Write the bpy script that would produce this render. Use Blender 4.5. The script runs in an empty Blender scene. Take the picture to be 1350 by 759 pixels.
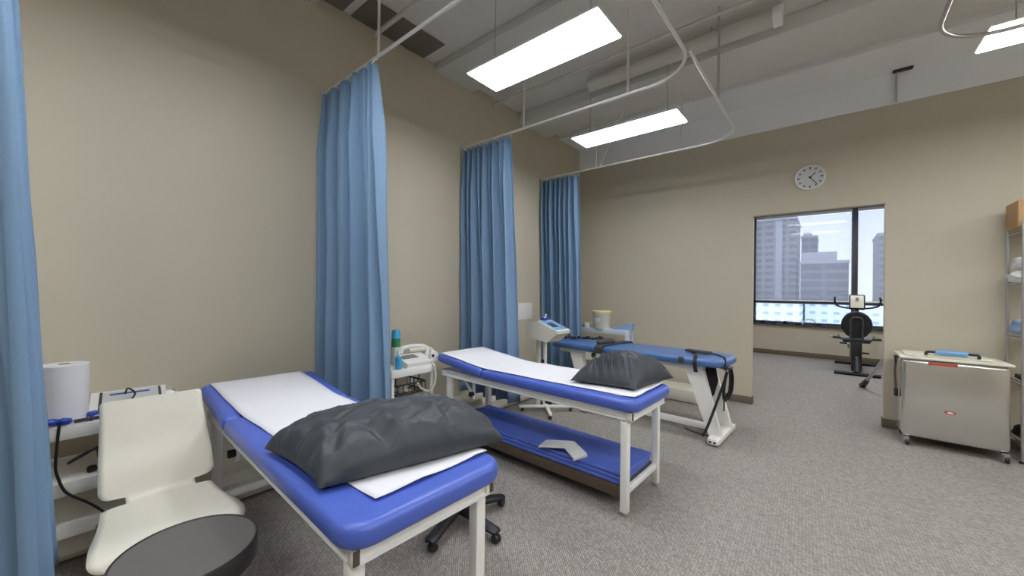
import bpy, bmesh, math, random
from mathutils import Vector, Matrix, noise
random.seed(7)
S = bpy.context.scene
COL = S.collection
PI = math.pi
def R(d): return math.radians(d)
def lin(c):
    return tuple((x/255/12.92) if x/255 <= 0.04045 else ((x/255+0.055)/1.055)**2.4 for x in c)+(1.0,)

# ------------------------------------------------------------------ materials
def mat(name, rgb, rough=0.6, metal=0.0, spec=0.5, var=0.0, vscale=20, bump=0.0, bscale=60, sheen=0.0):
    m = bpy.data.materials.new(name); m.use_nodes = True
    nt = m.node_tree; b = nt.nodes['Principled BSDF']
    b.inputs['Base Color'].default_value = lin(rgb)
    b.inputs['Roughness'].default_value = rough
    b.inputs['Metallic'].default_value = metal
    b.inputs['Specular IOR Level'].default_value = spec
    if sheen: b.inputs['Sheen Weight'].default_value = sheen
    tc = nt.nodes.new('ShaderNodeTexCoord')
    if var:
        n = nt.nodes.new('ShaderNodeTexNoise'); n.inputs['Scale'].default_value = vscale; n.inputs['Detail'].default_value = 4
        nt.links.new(tc.outputs['Object'], n.inputs['Vector'])
        mx = nt.nodes.new('ShaderNodeMix'); mx.data_type = 'RGBA'
        mx.inputs[6].default_value = lin(tuple(max(0, c*(1-var)) for c in rgb))
        mx.inputs[7].default_value = lin(tuple(min(255, c*(1+var)) for c in rgb))
        nt.links.new(n.outputs['Fac'], mx.inputs[0]); nt.links.new(mx.outputs[2], b.inputs['Base Color'])
    if bump:
        n2 = nt.nodes.new('ShaderNodeTexNoise'); n2.inputs['Scale'].default_value = bscale; n2.inputs['Detail'].default_value = 3
        nt.links.new(tc.outputs['Object'], n2.inputs['Vector'])
        bp = nt.nodes.new('ShaderNodeBump'); bp.inputs['Strength'].default_value = bump; bp.inputs['Distance'].default_value = 0.01
        nt.links.new(n2.outputs['Fac'], bp.inputs['Height']); nt.links.new(bp.outputs['Normal'], b.inputs['Normal'])
    return m
def emit(name, rgb, s):
    m = bpy.data.materials.new(name); m.use_nodes = True; nt = m.node_tree
    nt.nodes.clear(); e = nt.nodes.new('ShaderNodeEmission'); o = nt.nodes.new('ShaderNodeOutputMaterial')
    e.inputs['Color'].default_value = lin(rgb); e.inputs['Strength'].default_value = s
    nt.links.new(e.outputs[0], o.inputs[0]); return m

M = {}
M['wall'] = mat('beige_paint', (195,187,167), 0.62, spec=0.3, var=0.012, vscale=3, bump=0.04, bscale=180)
M['deck'] = mat('grey_ceiling_paint', (218,216,211), 0.7, var=0.04, vscale=1.3, bump=0.1, bscale=12)
M['bulk'] = mat('pale_ceiling_paint', (238,239,240), 0.6, var=0.02, vscale=2)
M['base'] = mat('taupe_rubber_base', (106,97,82), 0.6, var=0.05, vscale=40)
M['white'] = mat('white_enamel', (244,242,236), 0.35, var=0.01, vscale=5)
M['whitep'] = mat('white_plastic', (232,231,226), 0.4, var=0.01, vscale=8)
M['offwhite'] = mat('warm_white_laminate', (231,226,208), 0.38, var=0.01, vscale=6)
M['heater'] = mat('heater_enamel', (214,209,196), 0.4, var=0.02, vscale=5)
M['blue'] = mat('royal_blue_vinyl', (80,104,194), 0.33, spec=0.5, var=0.03, vscale=7, bump=0.06, bscale=260)
M['mblue'] = mat('mid_blue_vinyl', (80,116,170), 0.33, spec=0.5, var=0.03, vscale=7, bump=0.06, bscale=260)
M['mat_blue'] = mat('blue_foam_mat', (82,106,190), 0.5, var=0.05, vscale=9, bump=0.1, bscale=120)
M['paper'] = mat('exam_paper', (228,228,231), 0.75, spec=0.2, bump=0.1, bscale=25)
M['pillow'] = mat('charcoal_pillow_cover', (62,67,71), 0.48, spec=0.4, var=0.05, vscale=14, bump=0.12, bscale=30)
M['curtain'] = mat('blue_curtain_cloth', (124,152,180), 0.8, spec=0.15, var=0.035, vscale=120, bump=0.1, bscale=300)
M['black'] = mat('black_plastic', (28,28,30), 0.45, var=0.1, vscale=30)
M['bfab'] = mat('black_webbing', (24,24,27), 0.75, var=0.15, vscale=60)
M['dgrey'] = mat('dark_grey_fabric', (66,66,70), 0.75, var=0.12, vscale=30)
M['grey_vinyl'] = mat('grey_vinyl', (98,96,92), 0.5, var=0.04, vscale=10, bump=0.05, bscale=200)
M['rim'] = mat('black_vinyl_rim', (47,46,45), 0.4, var=0.05, vscale=30)
M['chrome'] = mat('chrome', (205,205,205), 0.18, metal=1.0, var=0.02, vscale=8)
M['steel'] = mat('brushed_steel', (226,225,222), 0.24, metal=1.0, var=0.02, vscale=4)
M['rail'] = mat('satin_white_rail', (226,225,222), 0.28, metal=0.4, var=0.01, vscale=5)
M['railgrey'] = mat('satin_metal_rail', (190,188,184), 0.3, metal=0.75, var=0.02, vscale=5)
M['brown'] = mat('brown_shelf', (84,70,56), 0.6, var=0.1, vscale=20)
M['slot'] = mat('dark_bronze_end', (84,78,66), 0.5, var=0.08, vscale=60)
M['frame'] = mat('dark_window_frame', (66,66,72), 0.45, var=0.05, vscale=10)
M['red'] = mat('red_label', (186,74,62), 0.5, var=0.05, vscale=60)
M['pale_tint'] = mat('pale_pink', (247,226,222), 0.4, var=0.02, vscale=60)
M['lblue'] = mat('light_blue_plastic', (112,165,214), 0.45, var=0.04, vscale=30)
M['cyan'] = mat('cyan_plastic', (62,168,214), 0.4, var=0.05, vscale=30)
M['green'] = mat('green_label', (52,140,92), 0.5, var=0.06, vscale=40)
M['clear'] = mat('cloudy_bottle', (206,218,206), 0.25, var=0.05, vscale=20)
M['dblue'] = mat('deep_blue_plastic', (40,70,170), 0.4, var=0.08, vscale=30)
M['screen'] = mat('grey_green_screen', (118,124,116), 0.2, var=0.05, vscale=20)
M['cream'] = mat('cream_plastic', (226,222,204), 0.45, var=0.02, vscale=10)
M['pail'] = mat('cream_pail_plastic', (224,221,208), 0.45, var=0.05, vscale=14)
M['yellow'] = mat('pale_yellow_lid', (226,212,150), 0.45, var=0.03, vscale=14)
M['cardboard'] = mat('tan_cardboard', (186,150,108), 0.8, var=0.08, vscale=25)
M['towel'] = mat('white_towel', (232,232,234), 0.9, spec=0.1, var=0.03, vscale=30, bump=0.5, bscale=90)
M['btowel'] = mat('pale_blue_towel', (150,172,204), 0.85, spec=0.1, var=0.06, vscale=30, bump=0.4, bscale=60)
M['notice'] = mat('white_notice_paper', (226,224,220), 0.7, var=0.03, vscale=90)
M['clockface'] = mat('grey_white_dial', (205,206,205), 0.5, var=0.02, vscale=20)
M['duct'] = mat('grey_duct_paint', (206,203,195), 0.55, var=0.04, vscale=4)
M['stain'] = mat('yellowed_ring', (190,178,128), 0.7, var=0.1, vscale=20)
M['snow'] = mat('snowy_ground', (214,218,226), 0.8, var=0.12, vscale=0.2)
M['lamp'] = emit('lamp_diffuser', (246,249,255), 13.0)

def carpet():
    m = bpy.data.materials.new('loop_carpet'); m.use_nodes = True; nt = m.node_tree; b = nt.nodes['Principled BSDF']
    b.inputs['Roughness'].default_value = 0.95; b.inputs['Specular IOR Level'].default_value = 0.1
    g = nt.nodes.new('ShaderNodeTexCoord')
    mp = nt.nodes.new('ShaderNodeMapping'); mp.inputs['Rotation'].default_value = (0,0,R(45))
    nt.links.new(g.outputs['Object'], mp.inputs['Vector'])
    br = nt.nodes.new('ShaderNodeTexBrick')
    br.inputs['Scale'].default_value = 1.0
    br.inputs['Color1'].default_value = lin((184,178,170)); br.inputs['Color2'].default_value = lin((138,132,125)); br.inputs['Mortar'].default_value = lin((88,83,77))
    br.inputs['Brick Width'].default_value = 0.026; br.inputs['Row Height'].default_value = 0.012; br.inputs['Mortar Size'].default_value = 0.0022
    br.inputs['Mortar Smooth'].default_value = 0.6
    nt.links.new(mp.outputs[0], br.inputs['Vector'])
    n = nt.nodes.new('ShaderNodeTexNoise'); n.inputs['Scale'].default_value = 70; n.inputs['Detail'].default_value = 5
    nt.links.new(g.outputs['Object'], n.inputs['Vector'])
    r = nt.nodes.new('ShaderNodeValToRGB'); r.color_ramp.elements[0].position = 0.3; r.color_ramp.elements[1].position = 0.7
    r.color_ramp.elements[0].color = lin((136,131,124)); r.color_ramp.elements[1].color = lin((190,184,176))
    nt.links.new(n.outputs['Fac'], r.inputs[0])
    mx = nt.nodes.new('ShaderNodeMix'); mx.data_type = 'RGBA'; mx.inputs[0].default_value = 0.4
    nt.links.new(br.outputs['Color'], mx.inputs[6]); nt.links.new(r.outputs[0], mx.inputs[7])
    nt.links.new(mx.outputs[2], b.inputs['Base Color'])
    bp = nt.nodes.new('ShaderNodeBump'); bp.inputs['Strength'].default_value = 0.5; bp.inputs['Distance'].default_value = 0.004
    nt.links.new(br.outputs['Fac'], bp.inputs['Height']); bp.invert = True
    nt.links.new(bp.outputs['Normal'], b.inputs['Normal'])
    return m
M['carpet'] = carpet()

def shade_mat():
    m = bpy.data.materials.new('screen_shade_fabric'); m.use_nodes = True; nt = m.node_tree
    nt.nodes.clear(); o = nt.nodes.new('ShaderNodeOutputMaterial')
    t = nt.nodes.new('ShaderNodeBsdfTransparent'); d = nt.nodes.new('ShaderNodeBsdfDiffuse'); tr = nt.nodes.new('ShaderNodeBsdfTranslucent')
    d.inputs[0].default_value = lin((176,174,170)); tr.inputs[0].default_value = lin((190,190,196))
    a = nt.nodes.new('ShaderNodeMixShader'); a.inputs[0].default_value = 0.5
    bmx = nt.nodes.new('ShaderNodeMixShader'); bmx.inputs[0].default_value = 0.5
    nt.links.new(d.outputs[0], a.inputs[1]); nt.links.new(tr.outputs[0], a.inputs[2])
    nt.links.new(t.outputs[0], bmx.inputs[1]); nt.links.new(a.outputs[0], bmx.inputs[2])
    tc = nt.nodes.new('ShaderNodeTexCoord'); n = nt.nodes.new('ShaderNodeTexNoise'); n.inputs['Scale'].default_value = 400
    nt.links.new(tc.outputs['Object'], n.inputs['Vector'])
    mr = nt.nodes.new('ShaderNodeMapRange'); mr.inputs[3].default_value = 0.30; mr.inputs[4].default_value = 0.40
    nt.links.new(n.outputs['Fac'], mr.inputs[0]); nt.links.new(mr.outputs[0], bmx.inputs[0])
    nt.links.new(bmx.outputs[0], o.inputs[0]); return m
M['shade'] = shade_mat()
def glass_mat():
    m = bpy.data.materials.new('window_glass'); m.use_nodes = True; nt = m.node_tree
    nt.nodes.clear(); o = nt.nodes.new('ShaderNodeOutputMaterial')
    t = nt.nodes.new('ShaderNodeBsdfTransparent'); t.inputs[0].default_value = (0.93,0.96,1,1)
    g = nt.nodes.new('ShaderNodeBsdfGlossy'); g.inputs['Roughness'].default_value = 0.02
    x = nt.nodes.new('ShaderNodeMixShader'); x.inputs[0].default_value = 0.06
    nt.links.new(t.outputs[0], x.inputs[1]); nt.links.new(g.outputs[0], x.inputs[2]); nt.links.new(x.outputs[0], o.inputs[0]); return m
M['glass'] = glass_mat()
def facade(name, wall, win, w, h, ms):
    m = bpy.data.materials.new(name); m.use_nodes = True; nt = m.node_tree; b = nt.nodes['Principled BSDF']
    b.inputs['Roughness'].default_value = 0.8
    tc = nt.nodes.new('ShaderNodeTexCoord'); mp = nt.nodes.new('ShaderNodeMapping'); mp.inputs['Rotation'].default_value = (R(-90),0,0)
    nt.links.new(tc.outputs['Object'], mp.inputs[0])
    br = nt.nodes.new('ShaderNodeTexBrick'); br.offset = 0.0; br.inputs['Scale'].default_value = 1
    br.inputs['Brick Width'].default_value = w; br.inputs['Row Height'].default_value = h; br.inputs['Mortar Size'].default_value = ms
    br.inputs['Color1'].default_value = lin(win); br.inputs['Color2'].default_value = lin(tuple(c*0.9 for c in win)); br.inputs['Mortar'].default_value = lin(wall)
    nt.links.new(mp.outputs[0], br.inputs['Vector']); nt.links.new(br.outputs['Color'], b.inputs['Base Color']); return m

# ------------------------------------------------------------------ mesh helpers
class MB:
    def __init__(s): s.v = []; s.f = []
    def add(s, vs, fs, mx=None):
        o = len(s.v)
        s.v += [tuple(mx @ Vector(p)) if mx else tuple(p) for p in vs]
        s.f += [tuple(i+o for i in f) for f in fs]; return s
    def bm(s, bm, mx=None):
        bm.verts.index_update()
        s.add([v.co.copy() for v in bm.verts], [[v.index for v in f.verts] for f in bm.faces], mx); bm.free(); return s
    def box(s, c, d, bev=0.0, rot=None, seg=2):
        b = bmesh.new(); bmesh.ops.create_cube(b, size=1.0)
        for v in b.verts: v.co = Vector((v.co.x*d[0], v.co.y*d[1], v.co.z*d[2]))
        if bev: bmesh.ops.bevel(b, geom=b.edges[:], offset=min(bev, min(d)*0.45), segments=seg, profile=0.5, affect='EDGES')
        mx = Matrix.Translation(c)
        if rot: mx = mx @ Matrix.Rotation(rot[2],4,'Z') @ Matrix.Rotation(rot[1],4,'Y') @ Matrix.Rotation(rot[0],4,'X')
        return s.bm(b, mx)
    def bb(s, x0,x1,y0,y1,z0,z1, bev=0.0):
        return s.box(((x0+x1)/2,(y0+y1)/2,(z0+z1)/2), (abs(x1-x0),abs(y1-y0),abs(z1-z0)), bev)
    def tube(s, path, r, seg=10, closed=False, flat=None):
        P = [Vector(p) for p in path]; n = len(P); rings = []
        t0 = (P[1]-P[0]).normalized()
        up = Vector((0,0,1)) if abs(t0.z) < 0.9 else Vector((1,0,0))
        N = (up - t0*up.dot(t0)).normalized()
        for i in range(n):
            if closed: t = (P[(i+1)%n]-P[i-1]).normalized()
            else: t = (P[min(i+1,n-1)]-P[max(i-1,0)]).normalized()
            N = (N - t*N.dot(t)).normalized(); B = t.cross(N)
            rr = r[i] if isinstance(r,(list,tuple)) else r
            a, c = (rr, rr) if not flat else flat
            rings.append([P[i]+N*(a*math.cos(2*PI*k/seg))+B*(c*math.sin(2*PI*k/seg)) for k in range(seg)])
        vs = [p for q in rings for p in q]; fs = []
        m = n if closed else n-1
        for i in range(m):
            j = (i+1)%n
            for k in range(seg):
                l = (k+1)%seg; fs.append((i*seg+k, i*seg+l, j*seg+l, j*seg+k))
        if not closed:
            fs.append(tuple(range(seg-1,-1,-1))); fs.append(tuple((n-1)*seg+k for k in range(seg)))
        return s.add(vs, fs)
    def lathe(s, prof, c=(0,0,0), seg=32, mx=None, ring=False):
        vs = []; fs = []; n = len(prof)
        for r, z in prof:
            for k in range(seg): vs.append((r*math.cos(2*PI*k/seg), r*math.sin(2*PI*k/seg), z))
        for i in range(n if ring else n-1):
            j = (i+1)%n
            for k in range(seg):
                l = (k+1)%seg; fs.append((i*seg+k, i*seg+l, j*seg+l, j*seg+k))
        if ring: return s.add(vs, fs, Matrix.Translation(c) @ mx if mx else Matrix.Translation(c))
        if prof[0][0] > 1e-4: fs.append(tuple(range(seg-1,-1,-1)))
        if prof[-1][0] > 1e-4: fs.append(tuple((n-1)*seg+k for k in range(seg)))
        m4 = Matrix.Translation(c)
        if mx: m4 = m4 @ mx
        return s.add(vs, fs, m4)
    def prism(s, poly, depth, mx=None):
        n = len(poly)
        vs = [(x,y,0) for x,y in poly]+[(x,y,depth) for x,y in poly]
        fs = [tuple(range(n-1,-1,-1)), tuple(range(n,2*n))]+[(i,(i+1)%n,(i+1)%n+n,i+n) for i in range(n)]
        return s.add(vs, fs, mx)
    def grid(s, fn, nu, nv):
        vs = [fn(i/nu, j/nv) for i in range(nu+1) for j in range(nv+1)]
        fs = [(i*(nv+1)+j, (i+1)*(nv+1)+j, (i+1)*(nv+1)+j+1, i*(nv+1)+j+1) for i in range(nu) for j in range(nv)]
        return s.add(vs, fs)
    def build(s, name, material, parent=None, loc=None, smooth=35, solid=0.0, sub=0):
        me = bpy.data.meshes.new(name); me.from_pydata([tuple(p) for p in s.v], [], s.f); me.validate(); me.update()
        b = bmesh.new(); b.from_mesh(me); bmesh.ops.remove_doubles(b, verts=b.verts, dist=1e-6)
        bmesh.ops.recalc_face_normals(b, faces=b.faces); b.to_mesh(me); b.free()
        me.materials.append(material)
        if smooth:
            for p in me.polygons: p.use_smooth = True
            me.set_sharp_from_angle(angle=R(smooth))
        o = bpy.data.objects.new(name, me); COL.objects.link(o)
        if parent: o.parent = parent
        if loc: o.location = loc
        if solid:
            m = o.modifiers.new('thickness','SOLIDIFY'); m.thickness = solid; m.offset = 0
        if sub:
            m = o.modifiers.new('smooth','SUBSURF'); m.levels = sub; m.render_levels = sub
        return o
def tag(o, label=None, cat=None, group=None, kind=None):
    if label: o['label'] = label
    if cat: o['category'] = cat
    if group: o['group'] = group
    if kind: o['kind'] = kind
    return o
def thing(name, label, cat, loc=(0,0,0), rz=0, group=None):
    o = bpy.data.objects.new(name, None); o.empty_display_size = 0.1; COL.objects.link(o)
    o.location = loc; o.rotation_euler = (0,0,rz)
    return tag(o, label, cat, group)
def struct(name, mb, m, parent=None, smooth=35):
    o = mb.build(name, m, parent, smooth=smooth); o['kind'] = 'structure'; return o
def copy_tree(o, parent=None):
    c = o.copy(); COL.objects.link(c)
    if parent: c.parent = parent
    for ch in list(o.children): copy_tree(ch, c)
    return c
def fillet(pts, r, n=8):
    out = [Vector(pts[0])]
    for i in range(1, len(pts)-1):
        a, b, c = Vector(pts[i-1]), Vector(pts[i]), Vector(pts[i+1])
        u = (a-b).normalized(); w = (c-b).normalized(); ang = u.angle(w)
        t = min(r/math.tan(ang/2), (a-b).length*0.49, (c-b).length*0.49); rr = t*math.tan(ang/2)
        cen = b + (u+w).normalized()*(rr/math.sin(ang/2))
        p0 = b+u*t-cen; p1 = b+w*t-cen; tot = p0.angle(p1); ax = p0.cross(p1).normalized()
        for k in range(n+1): out.append(cen + Matrix.Rotation(tot*k/n,3,ax) @ p0)
    out.append(Vector(pts[-1])); return out
def spline(pts, n=8):
    P = [Vector(p) for p in pts]; out = []
    for i in range(len(P)-1):
        p0 = P[max(i-1,0)]; p1 = P[i]; p2 = P[i+1]; p3 = P[min(i+2,len(P)-1)]
        for k in range(n):
            t = k/n
            out.append(0.5*((2*p1)+(p2-p0)*t+(2*p0-5*p1+4*p2-p3)*t*t+(-p0+3*p1-3*p2+p3)*t**3))
    out.append(P[-1]); return out
def rrect(x0,x1,y0,y1,radii,off,n=7):
    """rounded rectangle outline, corners (x1,y0),(x1,y1),(x0,y1),(x0,y0)"""
    x0+=off; x1-=off; y0+=off; y1-=off; pts = []
    for (cx,cy,a0), r in zip(((x1,y0,-90),(x1,y1,0),(x0,y1,90),(x0,y0,180)), radii):
        r = max(r-off, 0.004)
        ox = cx - r if cx == x1 else cx + r; oy = cy - r if cy == y1 else cy + r
        for k in range(n+1):
            a = R(a0+90*k/n); pts.append((ox+r*math.cos(a), oy+r*math.sin(a)))
    return pts
def cushion(mb, x0,x1,y0,y1,z0,z1,radii,er=None,zfn=None,n=8):
    """upholstered slab with rolled edges"""
    th = z1-z0; er = er or th/2; zm = (z0+z1)/2; rings = []
    for k in range(-n, n+1):
        a = k/n*PI/2
        rings.append((er*(1-math.cos(a)**0.75), zm+th/2*math.copysign(abs(math.sin(a))**0.8, a)))
    rings.append((er*1.6+0.02, z1+0.001)); rings.insert(0, (er*1.6+0.02, z0))
    vs = []; fs = []; m = None
    for off, z in rings:
        pts = rrect(x0,x1,y0,y1,radii,off); m = len(pts)
        vs += [(x,y,z+(zfn(x) if zfn else 0)) for x,y in pts]
    for i in range(len(rings)-1):
        for k in range(m):
            l = (k+1)%m; fs.append((i*m+k, i*m+l, (i+1)*m+l, (i+1)*m+k))
    fs.append(tuple(range(m-1,-1,-1))); fs.append(tuple((len(rings)-1)*m+k for k in range(m)))
    return mb.add(vs, fs)

# ------------------------------------------------------------------ room
XL, YF, ZD, ZW = -3.474, 6.04, 4.058, 3.644
XR, YB = 3.7, -3.4
WT = 0.11
OX0, OX1, OZ = -0.805, 0.476, 2.538
YW = 11.4                                       # window wall of the next room
struct('floor', MB().bb(XL-0.3, XR+0.3, YB-0.2, YW+0.3, -0.12, 0), M['carpet'], smooth=0)
struct('ceiling', MB().bb(XL-0.3, XR+0.3, YB-0.2, YF+WT, ZD, ZD+0.15), M['deck'], smooth=0)
struct('wall_left', MB().bb(XL-WT, XL, YB, YF+WT, 0, ZD), M['wall'], smooth=0)
wf = MB()
wf.bb(XL, OX0, YF, YF+WT, 0, ZW); wf.bb(OX1, XR, YF, YF+WT, 0, ZW); wf.bb(OX0, OX1, YF, YF+WT, OZ, ZW)
struct('wall_far', wf, M['wall'], smooth=0)
struct('trim_1', MB().bb(XL, XR, YF-0.012, YF+WT, ZW+0.002, ZD), M['bulk'], smooth=0)      # pale band above the far wall
struct('wall_right', MB().bb(XR, XR+WT, YB, YF+WT, 0, ZD), M['wall'], smooth=0)
struct('wall_back', MB().bb(XL, XR, YB-WT, YB, 0, ZD), M['wall'], smooth=0)
bf = MB(); bf.bb(XL+0.0, OX0, YF-0.012, YF-0.0005, 0, 0.1, 0.003); struct('baseboard_far', bf, M['base'])
br_ = MB(); br_.bb(OX1, XR, YF-0.012, YF-0.0005, 0, 0.1, 0.003); struct('baseboard_right', br_, M['base'])
struct('baseboard_jamb', MB().bb(OX1-0.012, OX1-0.0005, YF-0.012, YF+WT, 0, 0.1, 0.003), M['base'])
struct('baseboard_left', MB().bb(OX0+0.0005, OX0+0.012, YF-0.012, YF+WT, 0, 0.1, 0.003), M['base'])
# ceiling beams crossing the room
for i, (y0, y1, zb) in enumerate(((4.28,4.95,3.90),(2.75,3.35,3.97),(0.85,1.45,3.97))):
    struct('trim_%d' % (i+2), MB().bb(XL, XR, y0, y1, zb, ZD-0.001, 0.01), M['deck'])
struct('trim_5', MB().bb(XL, XR, 5.36, YF-0.013, ZD-0.05, ZD-0.001), M['bulk'])
# wall-long heater casing on the left wall and a low one under the far wall
hb = MB()
prof = [(0,0.02),(0.33,0.02),(0.345,0.05),(0.345,0.15),(0.30,0.2),(0,0.205)]
hb.prism(prof, 5.6, Matrix(((1,0,0,XL),(0,0,1,-0.62),(0,1,0,0),(0,0,0,1))))
h1 = hb.build('baseboard_heater', M['heater'], smooth=20)
tag(h1, 'long low off white baseboard heater along the left wall', 'heater')
h2 = MB().bb(-3.1, -1.27, 5.50, 5.94, 0.01, 0.17, 0.008).build('low_bench', M['heater'])
tag(h2, 'low off white box bench on floor against the far wall, behind the tilted table leg', 'bench')

# ------------------------------------------------------------------ the next room
NX0, NX1, NZ = -2.6, 3.7, 3.6
struct('wall_window', MB().bb(NX0, NX1, YW, YW+0.2, 0, 0.76).bb(NX0,NX1,YW,YW+0.2,3.46,NZ).bb(NX0,-1.5,YW,YW+0.2,0.76,3.46).bb(2.4,NX1,YW,YW+0.2,0.76,3.46), M['wall'], smooth=0)
struct('wall_side', MB().bb(NX0-WT, NX0, YF+WT, YW+0.2, 0, NZ), M['wall'], smooth=0)
struct('wall_end', MB().bb(NX1, NX1+WT, YF+WT+0.001, YW+0.2, 0, NZ), M['wall'], smooth=0)
struct('ceiling_next', MB().bb(NX0-0.1, NX1+0.1, YF+WT+0.001, YW+0.2, NZ, NZ+0.1), M['bulk'], smooth=0)
struct('baseboard_window', MB().bb(NX0, NX1, YW-0.02, YW, 0, 0.11, 0.004), M['base'])
def window(n, x0, x1):
    w = bpy.data.objects.new('window_%d' % n, None); COL.objects.link(w); w['kind'] = 'structure'
    z0, z1, zt, t = 0.76, 3.46, 1.29, 0.055
    def st(name, mb, m): o = mb.build(name, m, w); o['kind'] = 'structure'; return o
    y0, y1 = YW+0.02, YW+0.10
    st('window_frame', MB().bb(x0,x0+t,y0,y1,z0,z1,0.006).bb(x1-t,x1,y0,y1,z0,z1,0.006).bb(x0,x1,y0,y1,z0,z0+t,0.006).bb(x0,x1,y0,y1,z1-t,z1,0.006).bb(x0,x1,y0,y1,zt-0.035,zt+0.035,0.006), M['frame'])
    st('pane', MB().bb(x0+t,x1-t,y0+0.035,y0+0.041,zt+0.035,z1-t), M['glass'])
    st('pane', MB().bb(x0+t,x1-t,y0+0.035,y0+0.041,z0+t,zt-0.035), M['glass'])
window(1, -1.5, 0.42); window(2, 0.421, 2.4)
struct('window_sill', MB().bb(-1.5, 2.4, YW-0.05, YW+0.02, 0.72, 0.76, 0.005), M['frame'])
for i,(x0, x1, lab) in enumerate(((-1.44, 0.375, 'translucent grey roller shade over the wide left window pane'), (0.465, 2.34, 'translucent grey roller shade over the narrow right window pane behind the bike'))):
    t = thing('roller_shade', lab, 'shade', (0,0,0), 0)
    MB().bb(x0, x1, YW-0.012, YW-0.009, 1.335, 3.33).build('shade_fabric', M['shade'], t, smooth=0)
    MB().tube([(x0,YW-0.035,3.37),(x1,YW-0.035,3.37)], 0.035, 16).build('roller_tube', M['railgrey'], t)
    MB().bb(x0, x1, YW-0.018, YW-0.003, 1.315, 1.34, 0.004).build('hem_bar', M['white'], t)
# little things standing on the sill
silly = [(-1.29,0.05,0.06,'left of the row'),(-1.05,0.06,0.05,''),(-0.83,0.05,0.07,''),(-0.58,0.07,0.05,''),(-0.19,0.06,0.05,'')]
for k,(x,rr,hh,_) in enumerate(silly):
    p = MB().lathe([(rr*0.7,0),(rr,0.25*hh),(rr,0.7*hh),(rr*0.5,hh),(0.0,hh*1.02)], (x,YW-0.015,0.761), 14)
    # small dark objects kept on the sill
    o = p.build('sill_ornament', M['bfab'])
    tag(o, ['small dark rounded object on the window sill, first from the left','small dark rounded object on the window sill, second from the left','small dark rounded object on the window sill, third from the left','small dark rounded object on the window sill, just left of the white arch','small dark rounded object on the window sill, right of the white arch'][k], 'ornament', 'dark objects on the window sill')
o = MB().tube(spline([(-0.50,YW-0.02,0.775),(-0.46,YW-0.02,0.86),(-0.36,YW-0.02,0.90),(-0.27,YW-0.02,0.86),(-0.23,YW-0.02,0.775)],5), 0.014, 8).build('hoop', M['whitep'])
tag(o, 'white arched hoop standing on the window sill among small dark objects', 'hoop')

# buildings in the overcast city outside
def building(name, x0,x1,y,z1,d,m,label,roofs=()):
    t = thing(name, label, 'building', ((x0+x1)/2, y, -30), 0, None)
    w = x1-x0
    MB().bb(-w/2,w/2,0,d,0,z1+30).build('facade_block', m, t, smooth=0)
    MB().bb(-w/2-0.1,w/2+0.1,-0.1,d+0.1,z1+30,z1+30.35).build('parapet', M['bld_trim'], t, smooth=0)
    for (a,b,h) in roofs:
        MB().bb(a,b,1,d-1,z1+30.3,z1+30.3+h).build('roof_house', M['bld_trim'], t, smooth=0)
    return t
M['bld_trim'] = mat('pale_concrete', (176,174,172), 0.9, var=0.06, vscale=0.6)
fA = facade('tower_facade', (146,138,126), (104,102,102), 1.5, 1.0, 0.22)
fB = facade('grey_facade', (126,119,112), (96,92,90), 3.0, 1.15, 0.2)
fC = facade('pale_facade', (222,228,234), (178,200,216), 1.1, 0.9, 0.3)
ta = building('tower_block', -12, -3.87, 70, 12.55, 10, fA, 'tall grey brown tower block outside the window, left of the skyline')
MB().bb(1.6,2.4,-0.3,0.0,10,42.4).build('stair_strip', M['bld_trim'], ta, smooth=0)
building('office_tower', -3.9, -1.75, 84, 11.2, 8, fB, 'grey office tower outside, just right of the tall brown tower', ((-0.9,0.3,0.8),))
building('office_block', -3.15, 1.86, 66, 5.6, 9, fB, 'broad grey office block outside with stepped roof, centre of the skyline', ((-2.4,1.35,1.3),))
building('apartment_slab', 5.25, 11, 75, 9.9, 9, fA, 'grey slab building seen at the right edge of the window')
building('podium_building', -12, -2.5, 52, 0.35, 8, fC, 'low pale blue white building below the shade, outside the left pane')
building('terrace_building', -2.3, 9, 58, 0.3, 5, fC, 'low snowy terrace building below the shade, behind the bike')
struct('ground_outside', MB().bb(-80, 80, YW+6, 130, -31, -30), M['snow'], smooth=0)

# ------------------------------------------------------------------ ceiling lights
def ceiling_light(x0, y0, lab, first=None):
    if first:
        o = copy_tree(first); o.location = (x0,y0,3.30); o['label'] = lab; return o
    t = thing('ceiling_light', lab, 'ceiling light', (x0,y0,3.30), 0, 'hanging troffer lights')
    L, W = 1.2, 0.37
    hs = MB(); a_ = 0.12
    hs.add([(0,0,0.002),(L,0,0.002),(L,W,0.002),(0,W,0.002),(0,0,0.012),(L,0,0.012),(L,W,0.012),(0,W,0.012),(a_,a_,0.065),(L-a_,a_,0.065),(L-a_,W-a_,0.065),(a_,W-a_,0.065)],
           [(3,2,1,0),(0,1,5,4),(1,2,6,5),(2,3,7,6),(3,0,4,7),(4,5,9,8),(5,6,10,9),(6,7,11,10),(7,4,8,11),(8,9,10,11)])
    hs.build('housing', M['white'], t, smooth=0)
    MB().bb(0.008,L-0.008,0.008,W-0.008,-0.006,0.0015).build('diffuser', M['lamp'], t, smooth=0)
    MB().tube([(0.15,W/2,0.065),(0.15,W/2,ZD-3.3-0.002)],0.004,6).build('hanger_wire', M['railgrey'], t)
    MB().tube([(L-0.15,W/2,0.065),(L-0.15,W/2,ZD-3.3-0.002)],0.004,6).build('hanger_wire', M['railgrey'], t)
    return t
l1 = ceiling_light(-2.344, 2.188, 'bright rectangular ceiling light nearest the camera, above the middle treatment bed')
ceiling_light(-2.368, 3.905, 'smaller looking bright ceiling light farther off, above the far blue table', l1)
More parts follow.
